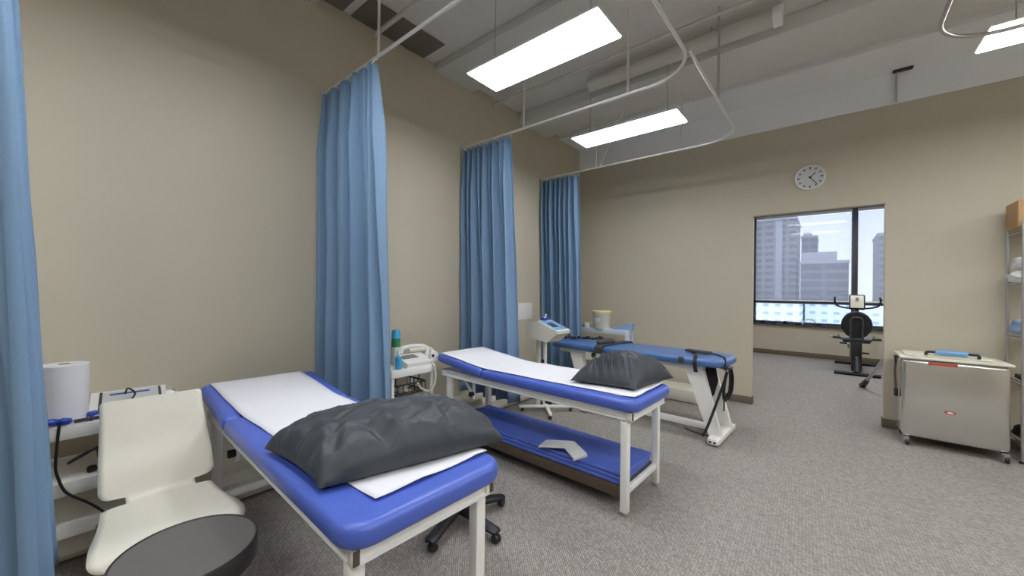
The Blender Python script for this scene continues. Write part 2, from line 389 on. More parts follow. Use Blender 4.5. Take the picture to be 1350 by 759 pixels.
ceiling_light(0.815, 4.0, 'bright ceiling light at the upper right edge of the photo', l1)
for (x,y) in ((-2.35,0.45),(0.80,2.25),(0.80,0.5),(0.80,-1.3),(-2.35,-1.3),(2.4,4.0),(2.4,0.6)):
    ceiling_light(x, y, 'bright rectangular ceiling light over the rest of the room, out of the photo', l1)
for (x,y) in ((-0.9,9.4),(1.0,9.4),(1.4,7.4),(-1.0,7.4)):  # unseen fixtures added to brighten the window room
    ln = ceiling_light(x, y, 'unseen rectangular ceiling light added to brighten the window room beyond the opening', l1); ln.location.z = 3.42
    for ch in ln.children:
        if ch.name.startswith('hanger'): ch.scale.z = (NZ-3.42-0.002)/(ZD-3.3-0.002)

# ------------------------------------------------------------------ curtain tracks
RZ = 3.22
TX = -0.80
def track(label, Y, Yprev, hangers, leghang=(), brace=None, start=XL, tx=-0.80):
    TX = tx
    t = thing('curtain_track', label, 'curtain track', (XL, Y, RZ), 0, 'suspended curtain tracks')
    o = Vector((XL,Y,RZ))
    def P(x,y,z): return Vector((x,y,z))-o
    pts = [P(start+0.001,Y,RZ), P(TX,Y,RZ)] if Yprev is None else fillet([P(start+0.001,Y,RZ), P(TX,Y,RZ), P(TX,Yprev,RZ)], 0.36, 14)
    MB().tube(pts, 0.0125, 12).build('rail', M['rail'], t)
    MB().tube([P(start+0.001,Y,RZ),P(start+0.012,Y,RZ)], 0.035, 16).build('wall_flange', M['railgrey'], t)
    for x in hangers:
        MB().tube([P(x,Y,RZ+0.012),P(x,Y,ZD-0.03 if not (4.28<Y<4.95 or 2.75<Y<3.35) else (3.899 if Y>4 else 3.969))], 0.0105, 10).build('hanger', M['rail'], t)
    for y in leghang:
        MB().tube([P(TX,y,RZ+0.012),P(TX,y,ZD-0.002)], 0.0105, 10).build('hanger', M['railgrey'], t)
    if brace:
        MB().tube([P(brace[0],Y,RZ+0.01),P(brace[1],Y-0.25,3.8)], 0.008, 8).build('brace', M['rail'], t)
    return t
Y1, Y2, Y3 = 1.525, 3.185, 4.835
track('curtain track of the second blue curtain, a white pipe running off the photo top', Y1, -0.12, (-2.586,-1.35), (0.5,))
track('curved white curtain track of the third blue curtain, passing between two ceiling lights', Y2, Y1-0.32, (-2.517,-1.366), (2.3,), tx=-0.806)
track('curved white curtain track farthest away, below the farther ceiling light', Y3, Y2-0.32, (-2.527,-1.386), (3.79,), (-2.466,-2.0), tx=-0.78)
track('curtain track over the edge of the photo at far left, behind the nearest curtain', -0.12, None, (-2.55,-1.35))
t = thing('curtain_track', 'curved grey curtain track end at the upper right, crossing in front of a light', 'curtain track', (0,0,RZ), 0, 'suspended curtain tracks')
MB().tube(fillet([(0.52,0.6,0),(0.53,3.92,0),(XR-0.002,3.92,0)],0.36,14), 0.0125, 12).build('rail', M['railgrey'], t)
for p in ((0.525,1.9),(1.9,3.92),(3.0,3.92)):
    MB().tube([(p[0],p[1],0.012),(p[0],p[1],ZD-RZ-0.002)],0.0105,10).build('hanger', M['railgrey'], t)
MB().tube([(XR-0.014,3.92,0),(XR-0.002,3.92,0)],0.035,16).build('wall_flange', M['railgrey'], t)

# ------------------------------------------------------------------ curtains
def curtain(label, Y, x0t, x1t, x0b, x1b, zb, nf, seed, amp=0.045, dyb=0.0, dyt=0.0, bulge=0.0):
    t = thing('privacy_curtain', label, 'curtain', (XL, Y, 0), 0, 'blue privacy curtains')
    rnd = random.Random(seed)
    ph = [rnd.uniform(0,2*PI) for _ in range(4)]
    zt = RZ-0.03
    hooks = []
    def fn(u, v):
        z = zt+(zb-zt)*v
        e = v**0.75
        x = (x0t+(x1t-x0t)*u)*(1-e)+(x0b+(x1b-x0b)*u)*e
        w = u*nf*2*PI
        k = 1-0.45*v
        w2 = w*0.5+ph[1]
        y = amp*(k*math.sin(w+ph[0]+0.7*math.sin(w*0.37+ph[2]))+ (0.25+0.9*v)*0.75*math.sin(w2+0.4*math.sin(w*0.21+ph[3])))
        y += amp*0.28*math.sin(2*w+ph[3]+1.3*math.sin(w*0.31))*(0.9-0.4*v)
        y *= (0.55+0.55*min(1,v*6))
        x += 0.018*math.sin(w*1.0+ph[2]+1.2)*k
        x += 0.006*noise.noise(Vector((u*9, v*5, seed)))
        y += 0.012*noise.noise(Vector((u*7+seed, v*4, 3.1)))
        y += dyt*(1-v)+dyb*v + bulge*math.sin(PI*v)
        return (x-XL, y, z - 0.006*abs(math.sin(w*0.5+ph[0]))*(1-v))
    MB().grid(fn, nf*14, 34).build('cloth', M['curtain'], t, smooth=180, solid=0.003)
    for i in range(nf+1):
        p = fn(min(1,i/nf), 0)
        MB().tube(spline([(p[0],p[1],zt-0.035),(p[0],p[1]*0.5,zt+0.0),(p[0],0.012,RZ-0.008),(p[0],0,RZ-0.0126)],3),0.0035,6).build('hook', M['whitep'], t)
    return t
curtain('blue privacy curtain at the far left edge of the photo, nearest the camera', -0.12, -2.93,-2.15,-2.93,-2.1, 0.27, 8, 3, 0.052, 0.08, -0.085)
curtain('blue privacy curtain hanging behind the nearest treatment bed, second from the left', Y1, -3.45,-2.61,-3.45,-2.44, 0.27, 9, 5, 0.066, 0.03)
curtain('blue privacy curtain hanging behind the middle treatment bed', Y2, -3.45,-2.71,-3.45,-2.60, 0.27, 9, 11, 0.06, 0.07)
curtain('blue privacy curtain farthest from the camera, at the head of the far blue table', Y3, -3.45,-2.82,-3.45,-2.77, 0.27, 8, 17, 0.06, 0.12)

# ------------------------------------------------------------------ treatment beds
HEADL, LEN, BW = 0.61, 2.05, 0.345
def hz(x): return max(0.0, (HEADL+0.01-x))*0.125
def bed_z(x): return 0.786 + (hz(x) if x < HEADL+0.01 else 0)
def treatment_bed(label, loc, rz, lower):
    t = thing('treatment_bed', label, 'treatment bed', loc, rz, 'royal blue treatment beds')
    cushion(MB(), 0.0, HEADL, -BW, BW, 0.703, 0.785, (0.03,0.03,0.04,0.04), zfn=hz).build('head_cushion', M['blue'], t, smooth=50)
    cushion(MB(), HEADL+0.008, LEN, -BW, BW, 0.703, 0.785, (0.10,0.10,0.03,0.03)).build('main_cushion', M['blue'], t, smooth=50)
    # channel frame: web and two lips on every side
    f = MB(); xa, xb, yo = 0.02, LEN-0.045, 0.305
    for s in (-1,1):
        f.bb(xa,xb,s*(yo-0.022)-0.003,s*(yo-0.022)+0.003,0.645,0.703)
        f.bb(xa,xb,s*yo-0.024,s*yo,0.645,0.651) if s>0 else f.bb(xa,xb,s*yo,s*yo+0.024,0.645,0.651)
        f.bb(xa,xb,s*yo-0.024,s*yo,0.697,0.703) if s>0 else f.bb(xa,xb,s*yo,s*yo+0.024,0.697,0.703)
    for x,sg in ((xb,1),(xa,-1)):
        f.bb(x-sg*0.024,x-sg*0.018,-yo,yo,0.645,0.703); f.bb(x-sg*0.024,x,-yo,yo,0.645,0.651); f.bb(x-sg*0.024,x,-yo,yo,0.697,0.703)
    for s in (-1,1):
        f.box((xb-0.02,s*(yo-0.018),0.674),(0.038,0.036,0.058),0.003); f.box((xa+0.02,s*(yo-0.018),0.674),(0.038,0.036,0.058),0.003)
    f.build('frame', M['white'], t, smooth=25)
    for s in (-1,1):
        MB().box((xb-0.006,s*(yo-0.012),0.674),(0.016,0.022,0.048),0.002).build('corner_plug', M['slot'], t)
    for x in (0.12, LEN-0.105):
        for s in (-1,1):
            lg = MB().box((x,s*0.27,0.335),(0.05,0.05,0.622),0.004).build('leg', M['white'], t)
            MB().lathe([(0.018,0),(0.022,0.004),(0.022,0.02),(0.014,0.026)],(x,s*0.27,0.0),12).build('levelling_foot', M['railgrey'], lg)
    for x in (0.12, LEN-0.105):
        MB().bb(x-0.016,x+0.016,-0.25,0.25,0.135,0.175,0.003).build('crossbar', M['white'], t)
    # ratchet struts lifting the head section, with their black knobs
    for s in (-1,1):
        st = MB().tube([(0.14,s*0.23,0.705+hz(0.14)),(0.42,s*0.23,0.50)],0.012,8).tube([(0.42,s*0.23,0.655),(0.42,s*0.23,0.47)],0.014,8).build('head_strut', M['white'], t)
        MB().lathe([(0.0,-0.02),(0.022,-0.018),(0.024,0.018),(0,0.02)],(0.42,s*0.26,0.52),14,Matrix.Rotation(PI/2,4,'X')).build('knob', M['black'], st)
    MB().tube(fillet([(0.75,-0.27,0.645),(0.75,-0.27,0.60),(1.25,-0.27,0.60),(1.25,-0.27,0.645)],0.03,4),0.007,8).build('hold_bar', M['white'], t) if False else None
    MB().box((1.32,-0.285,0.632),(0.06,0.02,0.024),0.005).build('latch', M['black'], t)
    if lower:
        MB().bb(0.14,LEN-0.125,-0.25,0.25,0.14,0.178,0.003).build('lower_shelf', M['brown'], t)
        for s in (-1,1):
            MB().bb(0.15,LEN-0.132,s*0.262-0.009,s*0.262+0.009,0.10,0.178,0.003).build('brown_strip', M['brown'], t)  # brown strip along each long side, reaching lower than the board
    return t
B1 = (-3.10, 0.955, 0.0); A1 = R(-1.7)
B2 = (-2.985, 2.79, 0.0); A2 = R(-1.5)
treatment_bed('royal blue treatment bed nearest the camera with a long dark pillow', B1, A1, False)
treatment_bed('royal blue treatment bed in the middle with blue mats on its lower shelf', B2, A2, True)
def onbed(B, A, x, y, z): return Vector(B)+Matrix.Rotation(A,3,'Z') @ Vector((x,y,z))
def exam_paper(label, B, A, y0h, y1h, y0f, y1f, xf, seed):
    t = MB(); N = 70
    def fn(u, v):
        x = -0.012 + u*(xf+0.012)
        k = u
        y = (y0h*(1-k)+y0f*k)*(1-v)+(y1h*(1-k)+y1f*k)*v
        z = bed_z(max(x,0.0))+0.0035
        y += 0.004*noise.noise(Vector((u*9,v,seed)))
        sx = abs(x-HEADL-0.004)
        z += 0.004*noise.noise(Vector((x*5,y*5,seed)))*1.0+0.0025
        if sx < 0.05: z += 0.004*(1-sx/0.05)
        if x < 0.02: z -= 0.018*(1-(x+0.012)/0.032)
        ed = abs(v-0.5)*2
        if u > 0.95: z += 0.012*(u-0.95)/0.05*(1-0.6*abs(math.sin(v*6+seed)))
        return (x,y,z)
    t.grid(fn, N, 16)
    o = t.build('exam_paper', M['paper'], None, smooth=180, solid=0.0012); o.location = B; o.rotation_euler = (0,0,A)
    return tag(o, label, 'paper')
exam_paper('white exam paper strip on the nearest blue treatment bed', B1, A1, -0.295, 0.25, -0.2, 0.325, 1.945, 1.0)
exam_paper('white exam paper strip covering the middle blue treatment bed', B2, A2, -0.315, 0.27, -0.25, 0.285, 2.0, 4.0)

def pillow(label, C, zb, T, seed, folds, e=0.03, px=0.03, py=0.04, ex=0.45):
    A,Bc,Cc,D = [Vector((c[0],c[1],0)) for c in C]
    n = 120; t = MB()
    cen = (A+Bc+Cc+D)/4
    def surf(u,v,top):
        a=2*u-1; b=2*v-1
        pa = a*(1-px*(1-b*b)); pb = b*(1-py*(1-a*a))
        U=(pa+1)/2; V=(pb+1)/2
        p = A*(1-U)*(1-V)+Bc*U*(1-V)+Cc*U*V+D*(1-U)*V
        g = (max(0,1-abs(a)**2.6)**ex)*(max(0,1-abs(b)**2.6)**ex)
        corner = (abs(a)*abs(b))**3
        ez = e*(1-0.6*corner)
        if top:
            w = noise.fractal(Vector((p.x*6,p.y*6,seed)),0.9,2.0,4)*0.010
            q = Vector((p.x*11+seed,p.y*6.0,seed*2))
            rg = 1-abs(noise.noise(q+Vector((0.6*noise.noise(q*0.7),0,0))))
            w += 0.011*(rg**7-0.2)
            q2 = Vector((p.x*24,p.y*15,seed*5)); w += 0.004*((1-abs(noise.noise(q2)))**6-0.25)
            w += folds(u,v)
            z = zb+ez+(T-e)*g + w*min(1.0, 5*g)*(0.55+0.45*g)
        else:
            z = zb+ez-(e-0.003)*min(1,g*2.2)
            z = max(z, zb+0.003)
        return (p.x,p.y,z)
    t.grid(lambda u,v: surf(u,v,True), n, n)
    t.grid(lambda u,v: surf(u,v,False), n, n)
    o = t.build('pillow', M['pillow'], None, smooth=60)
    off = cen+Vector((0,0,zb))
    for v in o.data.vertices: v.co -= off
    o.location = off
    return tag(o, label, 'pillow')
def crease(u,v,u0,v0,u1,v1,w):
    """1 on the line from (u0,v0) to (u1,v1), fading with width w"""
    dx,dy=u1-u0,v1-v0; L2=dx*dx+dy*dy; t=max(0,min(1,((u-u0)*dx+(v-v0)*dy)/L2))
    d=math.hypot(u-u0-t*dx,v-v0-t*dy); return math.exp(-(d/w)**2)*(0.35+0.65*math.sin(PI*min(1,max(0.02,t*0.9+0.05))))
def f1(u,v):
    w = 0.022*crease(u,v,1.0,0.0,0.45,0.14,0.035)          # ridge from the near foot corner
    w -= 0.018*crease(u,v,0.95,0.06,0.5,0.2,0.03)
    w += 0.016*crease(u,v,0.0,0.02,0.5,0.05,0.03)
    w -= 0.030*crease(u,v,0.98,0.33,0.72,0.27,0.035)        # dent on the foot side
    w += 0.018*crease(u,v,0.98,0.40,0.62,0.36,0.025)
    w += 0.014*crease(u,v,0.95,0.62,0.55,0.66,0.025)
    w -= 0.012*crease(u,v,0.95,0.68,0.5,0.72,0.025)
    w += 0.012*crease(u,v,0.9,0.8,0.6,0.9,0.02)
    w += 0.010*math.sin(u*30+v*9)*math.exp(-((v-0.95)/0.08)**2)
    w += 0.010*math.sin(u*24-v*14)*math.exp(-((v-0.04)/0.07)**2)
    return w
def f2(u,v):
    w = 0
    for k in range(5):
        c = 0.16+0.13*k
        w += (0.027 if k<4 else 0.016)*crease(u,v,c+0.22,0.02,c-0.08,0.42,0.020)
        w -= 0.026*crease(u,v,c+0.28,0.02,c-0.02,0.36,0.018)
    for k in range(4):
        w += 0.020*crease(u,v,0.99,0.62+0.11*k,0.74,0.55+0.10*k,0.018)
    w += 0.012*crease(u,v,0.02,0.02,0.12,0.5,0.03)
    return w
pillow('long dark grey pillow across the foot of the nearest blue bed', [(-1.86,0.585),(-1.345,0.595),(-1.15,1.34),(-1.60,1.43)], 0.797, 0.195, 2.3, f1, e=0.024, px=-0.035)
pillow('dark grey pillow with diagonal folds on the middle blue bed', [(-1.53,2.545),(-1.045,2.62),(-0.955,3.20),(-1.47,3.20)], 0.797, 0.225, 6.1, f2, ex=0.62)

# blue mats piled on the lower shelf of the middle bed
for k in range(3):
    z0 = 0.1785+k*0.0272
    m_ = cushion(MB(), 0.16, LEN-0.135+0.008*k, -0.25-0.006*(2-k), 0.245, z0, z0+0.0265, (0.03,0.03,0.03,0.03), er=0.012, n=4).build('exercise_mat', M['mat_blue'], smooth=50)
    m_.location = B2; m_.rotation_euler = (0,0,A2)
    tag(m_, ['blue exercise mat at the bottom of the pile on the lower shelf','blue exercise mat in the middle of the pile on the lower shelf','blue exercise mat on top of the pile, under the bent white board'][k], 'exercise mat', 'blue mats on the lower shelf')
# bent white board like a low tent
zt = 0.2612
bw = MB()
pth = [(-1.765,2.522,zt),(-1.742,2.527,zt+0.010),(-1.55,2.56,zt+0.042),(-1.53,2.56,zt+0.043),(-1.42,2.515,zt+0.008),(-1.405,2.505,zt)]
tops = []
for i,p in enumerate(pth):
    q = Vector(p); dv = Vector((-0.012,0.065,0)) if i < 4 else Vector((0.022,0.062,0))
    if i in (2,3): dv = Vector((0.0,0.068,0))
    tops.append((q-dv, q+dv))
vs = [];
for a,b in tops: vs += [a, b, b+Vector((0,0,0.016)), a+Vector((0,0,0.016))]
fs = []
for i in range(len(pth)-1):
    for k in range(4): fs.append((i*4+k, i*4+(k+1)%4, (i+1)*4+(k+1)%4, (i+1)*4+k))
fs += [(3,2,1,0), tuple(len(vs)-4+k for k in range(4))]
o = bw.add(vs, fs).build('bent_board', M['whitep'], smooth=25)
tag(o, 'white bent plastic board lying like a low tent on blue mats', 'board')

# ------------------------------------------------------------------ far blue table with straps
T3 = thing('traction_table', 'mid blue adjustable traction table on a slanted white leg, farthest from the camera', 'treatment table', (-0.70,4.44,0), R(-3.2))
# local: x runs from head (-2.15) to foot (0)
cushion(MB(), -2.16, -1.42, -0.31, 0.31, 0.755, 0.835, (0.03,0.03,0.09,0.09)).build('head_cushion', M['mblue'], T3, smooth=50)
cushion(MB(), -1.40, -0.06, -0.31, 0.31, 0.755, 0.835, (0.16,0.16,0.03,0.03)).build('main_cushion', M['mblue'], T3, smooth=50)
MB().bb(-2.05,-0.28,-0.22,0.22,0.70,0.754,0.006).build('frame', M['white'], T3)
def slant(x_top, x_bot):
    m_ = MB()
    for s in (-1,1):
        vs = []
        for x,z in ((x_top-0.09,0.70),(x_top+0.09,0.70),(x_bot+0.052,0.055),(x_bot-0.062,0.055)):
            vs += [(x,s*0.22,z),(x,s*0.16,z)]
        m_.add(vs,[(0,2,4,6),(7,5,3,1),(0,1,3,2),(2,3,5,4),(4,5,7,6),(6,7,1,0)])
    m_.bb(x_top-0.07,x_top+0.07,-0.16,0.16,0.60,0.70,0.0)
    return m_
for xt, xb, nm in ((-0.36,-0.15,'f'),(-1.80,-1.62,'h')):
    sl = slant(xt, xb).build('slanted_leg', M['white'], T3, smooth=20)
    MB().bb(xb-0.055,xb+0.055,-0.335,0.335,0.012,0.075,0.02).build('foot_bar', M['white'], sl)
    for s in (-1,1):
        MB().box((xb-0.02,s*0.336,0.043),(0.022,0.006,0.018),0.002).build('bar_slot', M['black'], sl)
        MB().box((xb+0.02,s*0.336,0.043),(0.022,0.006,0.018),0.002).build('bar_slot', M['black'], sl)
        MB().lathe([(0.02,0),(0.022,0.012),(0.01,0.014)],(xb,s*0.28,0.0),12).build('rubber_foot', M['black'], sl)
MB().bb(-1.6,-0.18,-0.03,0.03,0.05,0.11,0.006).build('base_beam', M['white'], T3)
for y in (-0.12,0.05):
    MB().tube(spline([(-0.20,y,0.03),(-0.32,y-0.01,0.025),(-0.42,y-0.02,0.04),(-0.47,y-0.03,0.055)],5),0.008,8).build('foot_pedal', M['black'], T3)
MB().box((-1.52,-0.20,0.70),(0.20,0.16,0.1),0.012).build('gear_housing', M['cream'], T3)
MB().lathe([(0.0,-0.012),(0.03,-0.012),(0.03,0.012),(0.0,0.012)],(-1.50,-0.284,0.715),16,Matrix.Rotation(PI/2,4,'X')).build('black_knob', M['black'], T3)
# straps lie on the table: things of their own
def strap(label, pts, w=0.025, th=0.004, m='bfab', name='strap'):
    P = [Vector(p) for p in spline(pts,6)]
    vs=[];fs=[]
    for i,p in enumerate(P):
        t_=(P[min(i+1,len(P)-1)]-P[max(i-1,0)]).normalized()
        # side direction: across the run, kept level when possible
        sd = t_.cross(Vector((0,0,1)))
        if sd.length < 0.2: sd = Vector((1,0,0))
        sd.normalize(); nn = sd.cross(t_).normalized()
        vs += [p-sd*w-nn*th, p+sd*w-nn*th, p+sd*w+nn*th, p-sd*w+nn*th]
    for i in range(len(P)-1):
        for k in range(4): fs.append((i*4+k,i*4+(k+1)%4,(i+1)*4+(k+1)%4,(i+1)*4+k))
    fs += [(3,2,1,0), tuple(len(vs)-4+k for k in range(4))]
    o = MB().add(vs,fs).build(name, M[m], smooth=50); return tag(o, label, 'strap')
def on3(x,y,z): return Vector((-0.70,4.44,0))+Matrix.Rotation(R(-3.2),3,'Z') @ Vector((x,y,z))
strap('wide dark grey belt wrapped across the gap of the far blue table', [on3(-1.41,-0.335,0.77),on3(-1.41,-0.325,0.835),on3(-1.40,-0.25,0.852),on3(-1.38,0.0,0.852),on3(-1.34,0.27,0.850),on3(-1.33,0.325,0.83)], 0.055, 0.006, 'dgrey', 'belt')
# roll of the belt at its near end
o = MB().tube(spline([on3(-1.44,-0.30,0.875),on3(-1.40,-0.18,0.88),on3(-1.35,-0.05,0.878)],6), [0.02,0.03,0.034,0.036,0.036,0.036,0.036,0.036,0.036,0.034,0.03,0.026,0.018], 12).build('rolled_belt', M['dgrey'])
tag(o, 'dark grey rolled belt lying at the near edge of the far blue table', 'belt')
strap('black strap running over the near edge of the far blue table foot', [on3(-0.52,0.18,0.843),on3(-0.43,0.0,0.843),on3(-0.36,-0.18,0.843),on3(-0.33,-0.27,0.842),on3(-0.325,-0.318,0.80),on3(-0.32,-0.326,0.76),on3(-0.31,-0.326,0.70)], 0.018, 0.003)
strap('black strap curving around the foot end of the far blue table', [on3(-0.34,0.12,0.843),on3(-0.22,0.05,0.844),on3(-0.13,-0.06,0.842),on3(-0.09,-0.17,0.840),on3(-0.075,-0.22,0.80),on3(-0.07,-0.24,0.74)], 0.012, 0.003)
o = MB().box(on3(-0.40,0.04,0.858),(0.26,0.09,0.022),0.008,(0,0,R(-12))).build('traction_pad', M['dgrey'])
tag(o, 'dark flat padded bar lying on the foot of the far blue table', 'pad')
o = MB().box(on3(-0.455,-0.324,0.80),(0.05,0.016,0.07),0.004).build('buckle', M['dgrey']); tag(o, 'dark grey buckle clipped on near edge of the far blue table', 'buckle')
# harness hanging from the foot end
hn = thing('traction_harness', 'black strap harness hanging down from the foot end of the far blue table', 'harness', on3(-0.08,-0.05,0.0), R(-3.2))
MB().tube([(0.0,-0.06,0.752),(0.0,-0.06,0.70)],0.012,8).build('clip', M['chrome'], hn)
MB().tube(spline([(0.0,-0.06,0.70),(-0.02,-0.13,0.58),(-0.055,-0.20,0.42),(-0.10,-0.30,0.22),(-0.14,-0.345,0.10)],6),0.011,8,flat=(0.006,0.014)).build('long_strap', M['bfab'], hn)
MB().tube(spline([(0.01,-0.03,0.74),(0.01,-0.01,0.60),(-0.005,0.0,0.46),(-0.025,-0.02,0.40),(-0.03,-0.06,0.48),(-0.015,-0.08,0.62),(0.0,-0.06,0.71)],6),0.011,8,flat=(0.006,0.018)).build('loop_strap', M['bfab'], hn)
MB().tube(spline([(0.01,0.0,0.74),(0.015,0.05,0.63),(0.005,0.06,0.50),(-0.02,0.03,0.42)],6),0.011,8,flat=(0.006,0.022)).build('loop_strap', M['bfab'], hn)
MB().tube(spline([(-0.03,-0.05,0.42),(-0.03,-0.04,0.36),(-0.035,-0.035,0.30)],5),0.008,8).build('tail_clip', M['slot'], hn)
MB().box((0.0,-0.10,0.755),(0.10,0.12,0.02),0.006).build('pulley_plate', M['rim'], hn)
hp = MB()
hp.prism([(-0.05,0.745),(0.05,0.745),(0.075,0.60),(0.04,0.45),(0.0,0.40),(-0.035,0.55)],0.03, Matrix(((1,0,0,0),(0,0,1,0),(0,1,0,0),(0,0,0,1))))
o = hp.build('sling', M['bfab'], smooth=20); o.location = on3(-0.24,-0.12,0); o.rotation_euler=(0,0,R(-3))
tag(o, 'black fabric sling hanging beside the slanted white table leg', 'sling')
# black beaded cable at the head end
cb = MB()
for i in range(15):
    u=i/14; p=on3(-2.10+0.42*u, -0.02+0.30*u+0.03*math.sin(u*17), 0.855+0.01*math.sin(u*23))
    cb.lathe([(0.0,-0.022),(0.016,-0.014),(0.022,0.0),(0.016,0.014),(0.0,0.022)],p,10,Matrix.Rotation(i*0.9,4,'Z')@Matrix.Rotation(PI/2,4,'X'))
cb.tube(spline([on3(-2.10+0.42*u/6,-0.02+0.30*u/6+0.03*math.sin(u/6*17),0.852) for u in range(7)],5),0.009,8)
o = cb.build('knobbly_cord', M['black']); tag(o, 'knobbly black cord lying across the head of the far blue table', 'cord')

# ------------------------------------------------------------------ white chair and stools
ch = thing('chair', 'off white moulded chair with wide notched back beside the nearest bed', 'chair', (-2.33,0.355,0))
def shell(mb, prof, segs, nx=16):
    """prof: polyline (x,z); segs: list of (s0,s1,half0,half1,r0,r1,yc0,yc1)"""
    L=[0]
    for i in range(1,len(prof)): L.append(L[-1]+math.hypot(prof[i][0]-prof[i-1][0],prof[i][1]-prof[i-1][1]))
    def at(s):
        s=min(max(s,0),L[-1])
        for i in range(1,len(L)):
            if s<=L[i]+1e-9:
                k=(s-L[i-1])/(L[i]-L[i-1]); return (prof[i-1][0]+(prof[i][0]-prof[i-1][0])*k, prof[i-1][1]+(prof[i][1]-prof[i-1][1])*k)
    s0,s1,h0,h1,r0,r1,c0,c1,dish = segs
    ss=set()
    for k in range(9):
        a=k/8*PI/2; ss.add(round(s0+r0*(1-math.cos(a)),5)); ss.add(round(s1-r1*(1-math.cos(a)),5))
    n=int((s1-s0)/0.02)
    for k in range(1,n): 
        s=s0+(s1-s0)*k/n
        if s0+r0<s<s1-r1: ss.add(round(s,5))
    ss=sorted(ss); vs=[];fs=[]
    for s in ss:
        k=(s-s0)/(s1-s0); h=h0+(h1-h0)*k; c=c0+(c1-c0)*k
        if r0 and s<s0+r0: h-= r0-math.sqrt(max(0,r0*r0-(r0-(s-s0))**2))
        if r1 and s>s1-r1: h-= r1-math.sqrt(max(0,r1*r1-(r1-(s1-s))**2))
        x,z=at(s)
        for j in range(nx+1):
            v=2*j/nx-1
            vs.append((x-dish*(v*v)*0 ,c+h*v,z+dish*v*v))
    for i in range(len(ss)-1):
        for j in range(nx): fs.append((i*(nx+1)+j,(i+1)*(nx+1)+j,(i+1)*(nx+1)+j+1,i*(nx+1)+j+1))
    return mb.add(vs,fs)
def moulded(prof, rows_spec, nx=18):
    L=[0]
    for i in range(1,len(prof)): L.append(L[-1]+(Vector(prof[i])-Vector(prof[i-1])).length)
    def at(q):
        for i in range(1,len(L)):
            if q<=L[i]+1e-9:
                k=(q-L[i-1])/(L[i]-L[i-1]); return Vector(prof[i-1]).lerp(Vector(prof[i]),max(0,k))
        return Vector(prof[-1])
    rows=[]
    for ai,b,h0,h1,r0,r1,c0,c1 in rows_spec:
        a=L[ai]+(0.005 if ai else 0); b=L[b] if b>=0 else L[-1]
        ss={a,b}
        for k in range(1,9):
            q=k/8*PI/2
            if r0: ss.add(a+r0*(1-math.cos(q)))
            if r1: ss.add(b-r1*(1-math.cos(q)))
        n=max(2,int((b-a)/0.012))
        for k in range(1,n):
            q=a+(b-a)*k/n
            if a+r0<q<b-r1: ss.add(q)
        for q in sorted(ss):
            k=(q-a)/(b-a); h=h0+(h1-h0)*(k*k*(3-2*k)); c=c0+(c1-c0)*k
            if r0 and q<a+r0: h-=r0-math.sqrt(max(0,r0*r0-(r0-(q-a))**2))
            if r1 and q>b-r1: h-=r1-math.sqrt(max(0,r1*r1-(r1-(b-q))**2))
            p=at(q); rows.append((p.x,p.y,h,c))
    vs=[];fs=[]
    for x,z,h,c in rows:
        for jn in range(nx+1):
            v=2*jn/nx-1; vs.append((x,c+h*v,z))
    for i in range(len(rows)-1):
        for jn in range(nx): fs.append((i*(nx+1)+jn,(i+1)*(nx+1)+jn,(i+1)*(nx+1)+jn+1,i*(nx+1)+jn+1))
    return MB().add(vs,fs)
cp = spline([(-0.43,0.915,0),(-0.41,0.84,0),(-0.37,0.70,0),(-0.325,0.60,0),(-0.297,0.52,0),(-0.281,0.478,0),(-0.262,0.458,0),(-0.232,0.450,0),(-0.16,0.447,0),(-0.06,0.445,0),(0.02,0.447,0),(0.11,0.455,0),(0.17,0.450,0),(0.205,0.43,0),(0.222,0.40,0)],4)
cp = [(p.x,p.y) for p in cp]
sh = moulded(cp, [(0,20,0.198,0.220,0.018,0.042,-0.004,0.012),(20,27,0.130,0.130,0,0,0.012,0.012),(27,-1,0.205,0.256,0.028,0.06,0.0,-0.01)])
sh.build('seat_shell', M['offwhite'], ch, smooth=180, solid=0.012)
for s in (-1,1):
    y=s*0.19
    lg = MB().tube(fillet([(-0.27,y*1.12,0.012),(-0.20,y*1.1,0.425),(0.17,y*1.1,0.425),(0.26,y*1.15,0.012)],0.05,6),0.011,10).build('leg_frame', M['chrome'], ch)
    for x in (-0.27,0.26):
        MB().lathe([(0.013,0),(0.015,0.006),(0.015,0.03),(0.011,0.034)],(x,y*(1.12 if x<0 else 1.15),0.0),12).build('rubber_foot', M['black'], lg)
for x in (-0.15,0.12):
    MB().tube([(x,-0.21,0.425),(x,0.21,0.425)],0.009,8).build('cross_tube', M['chrome'], ch)

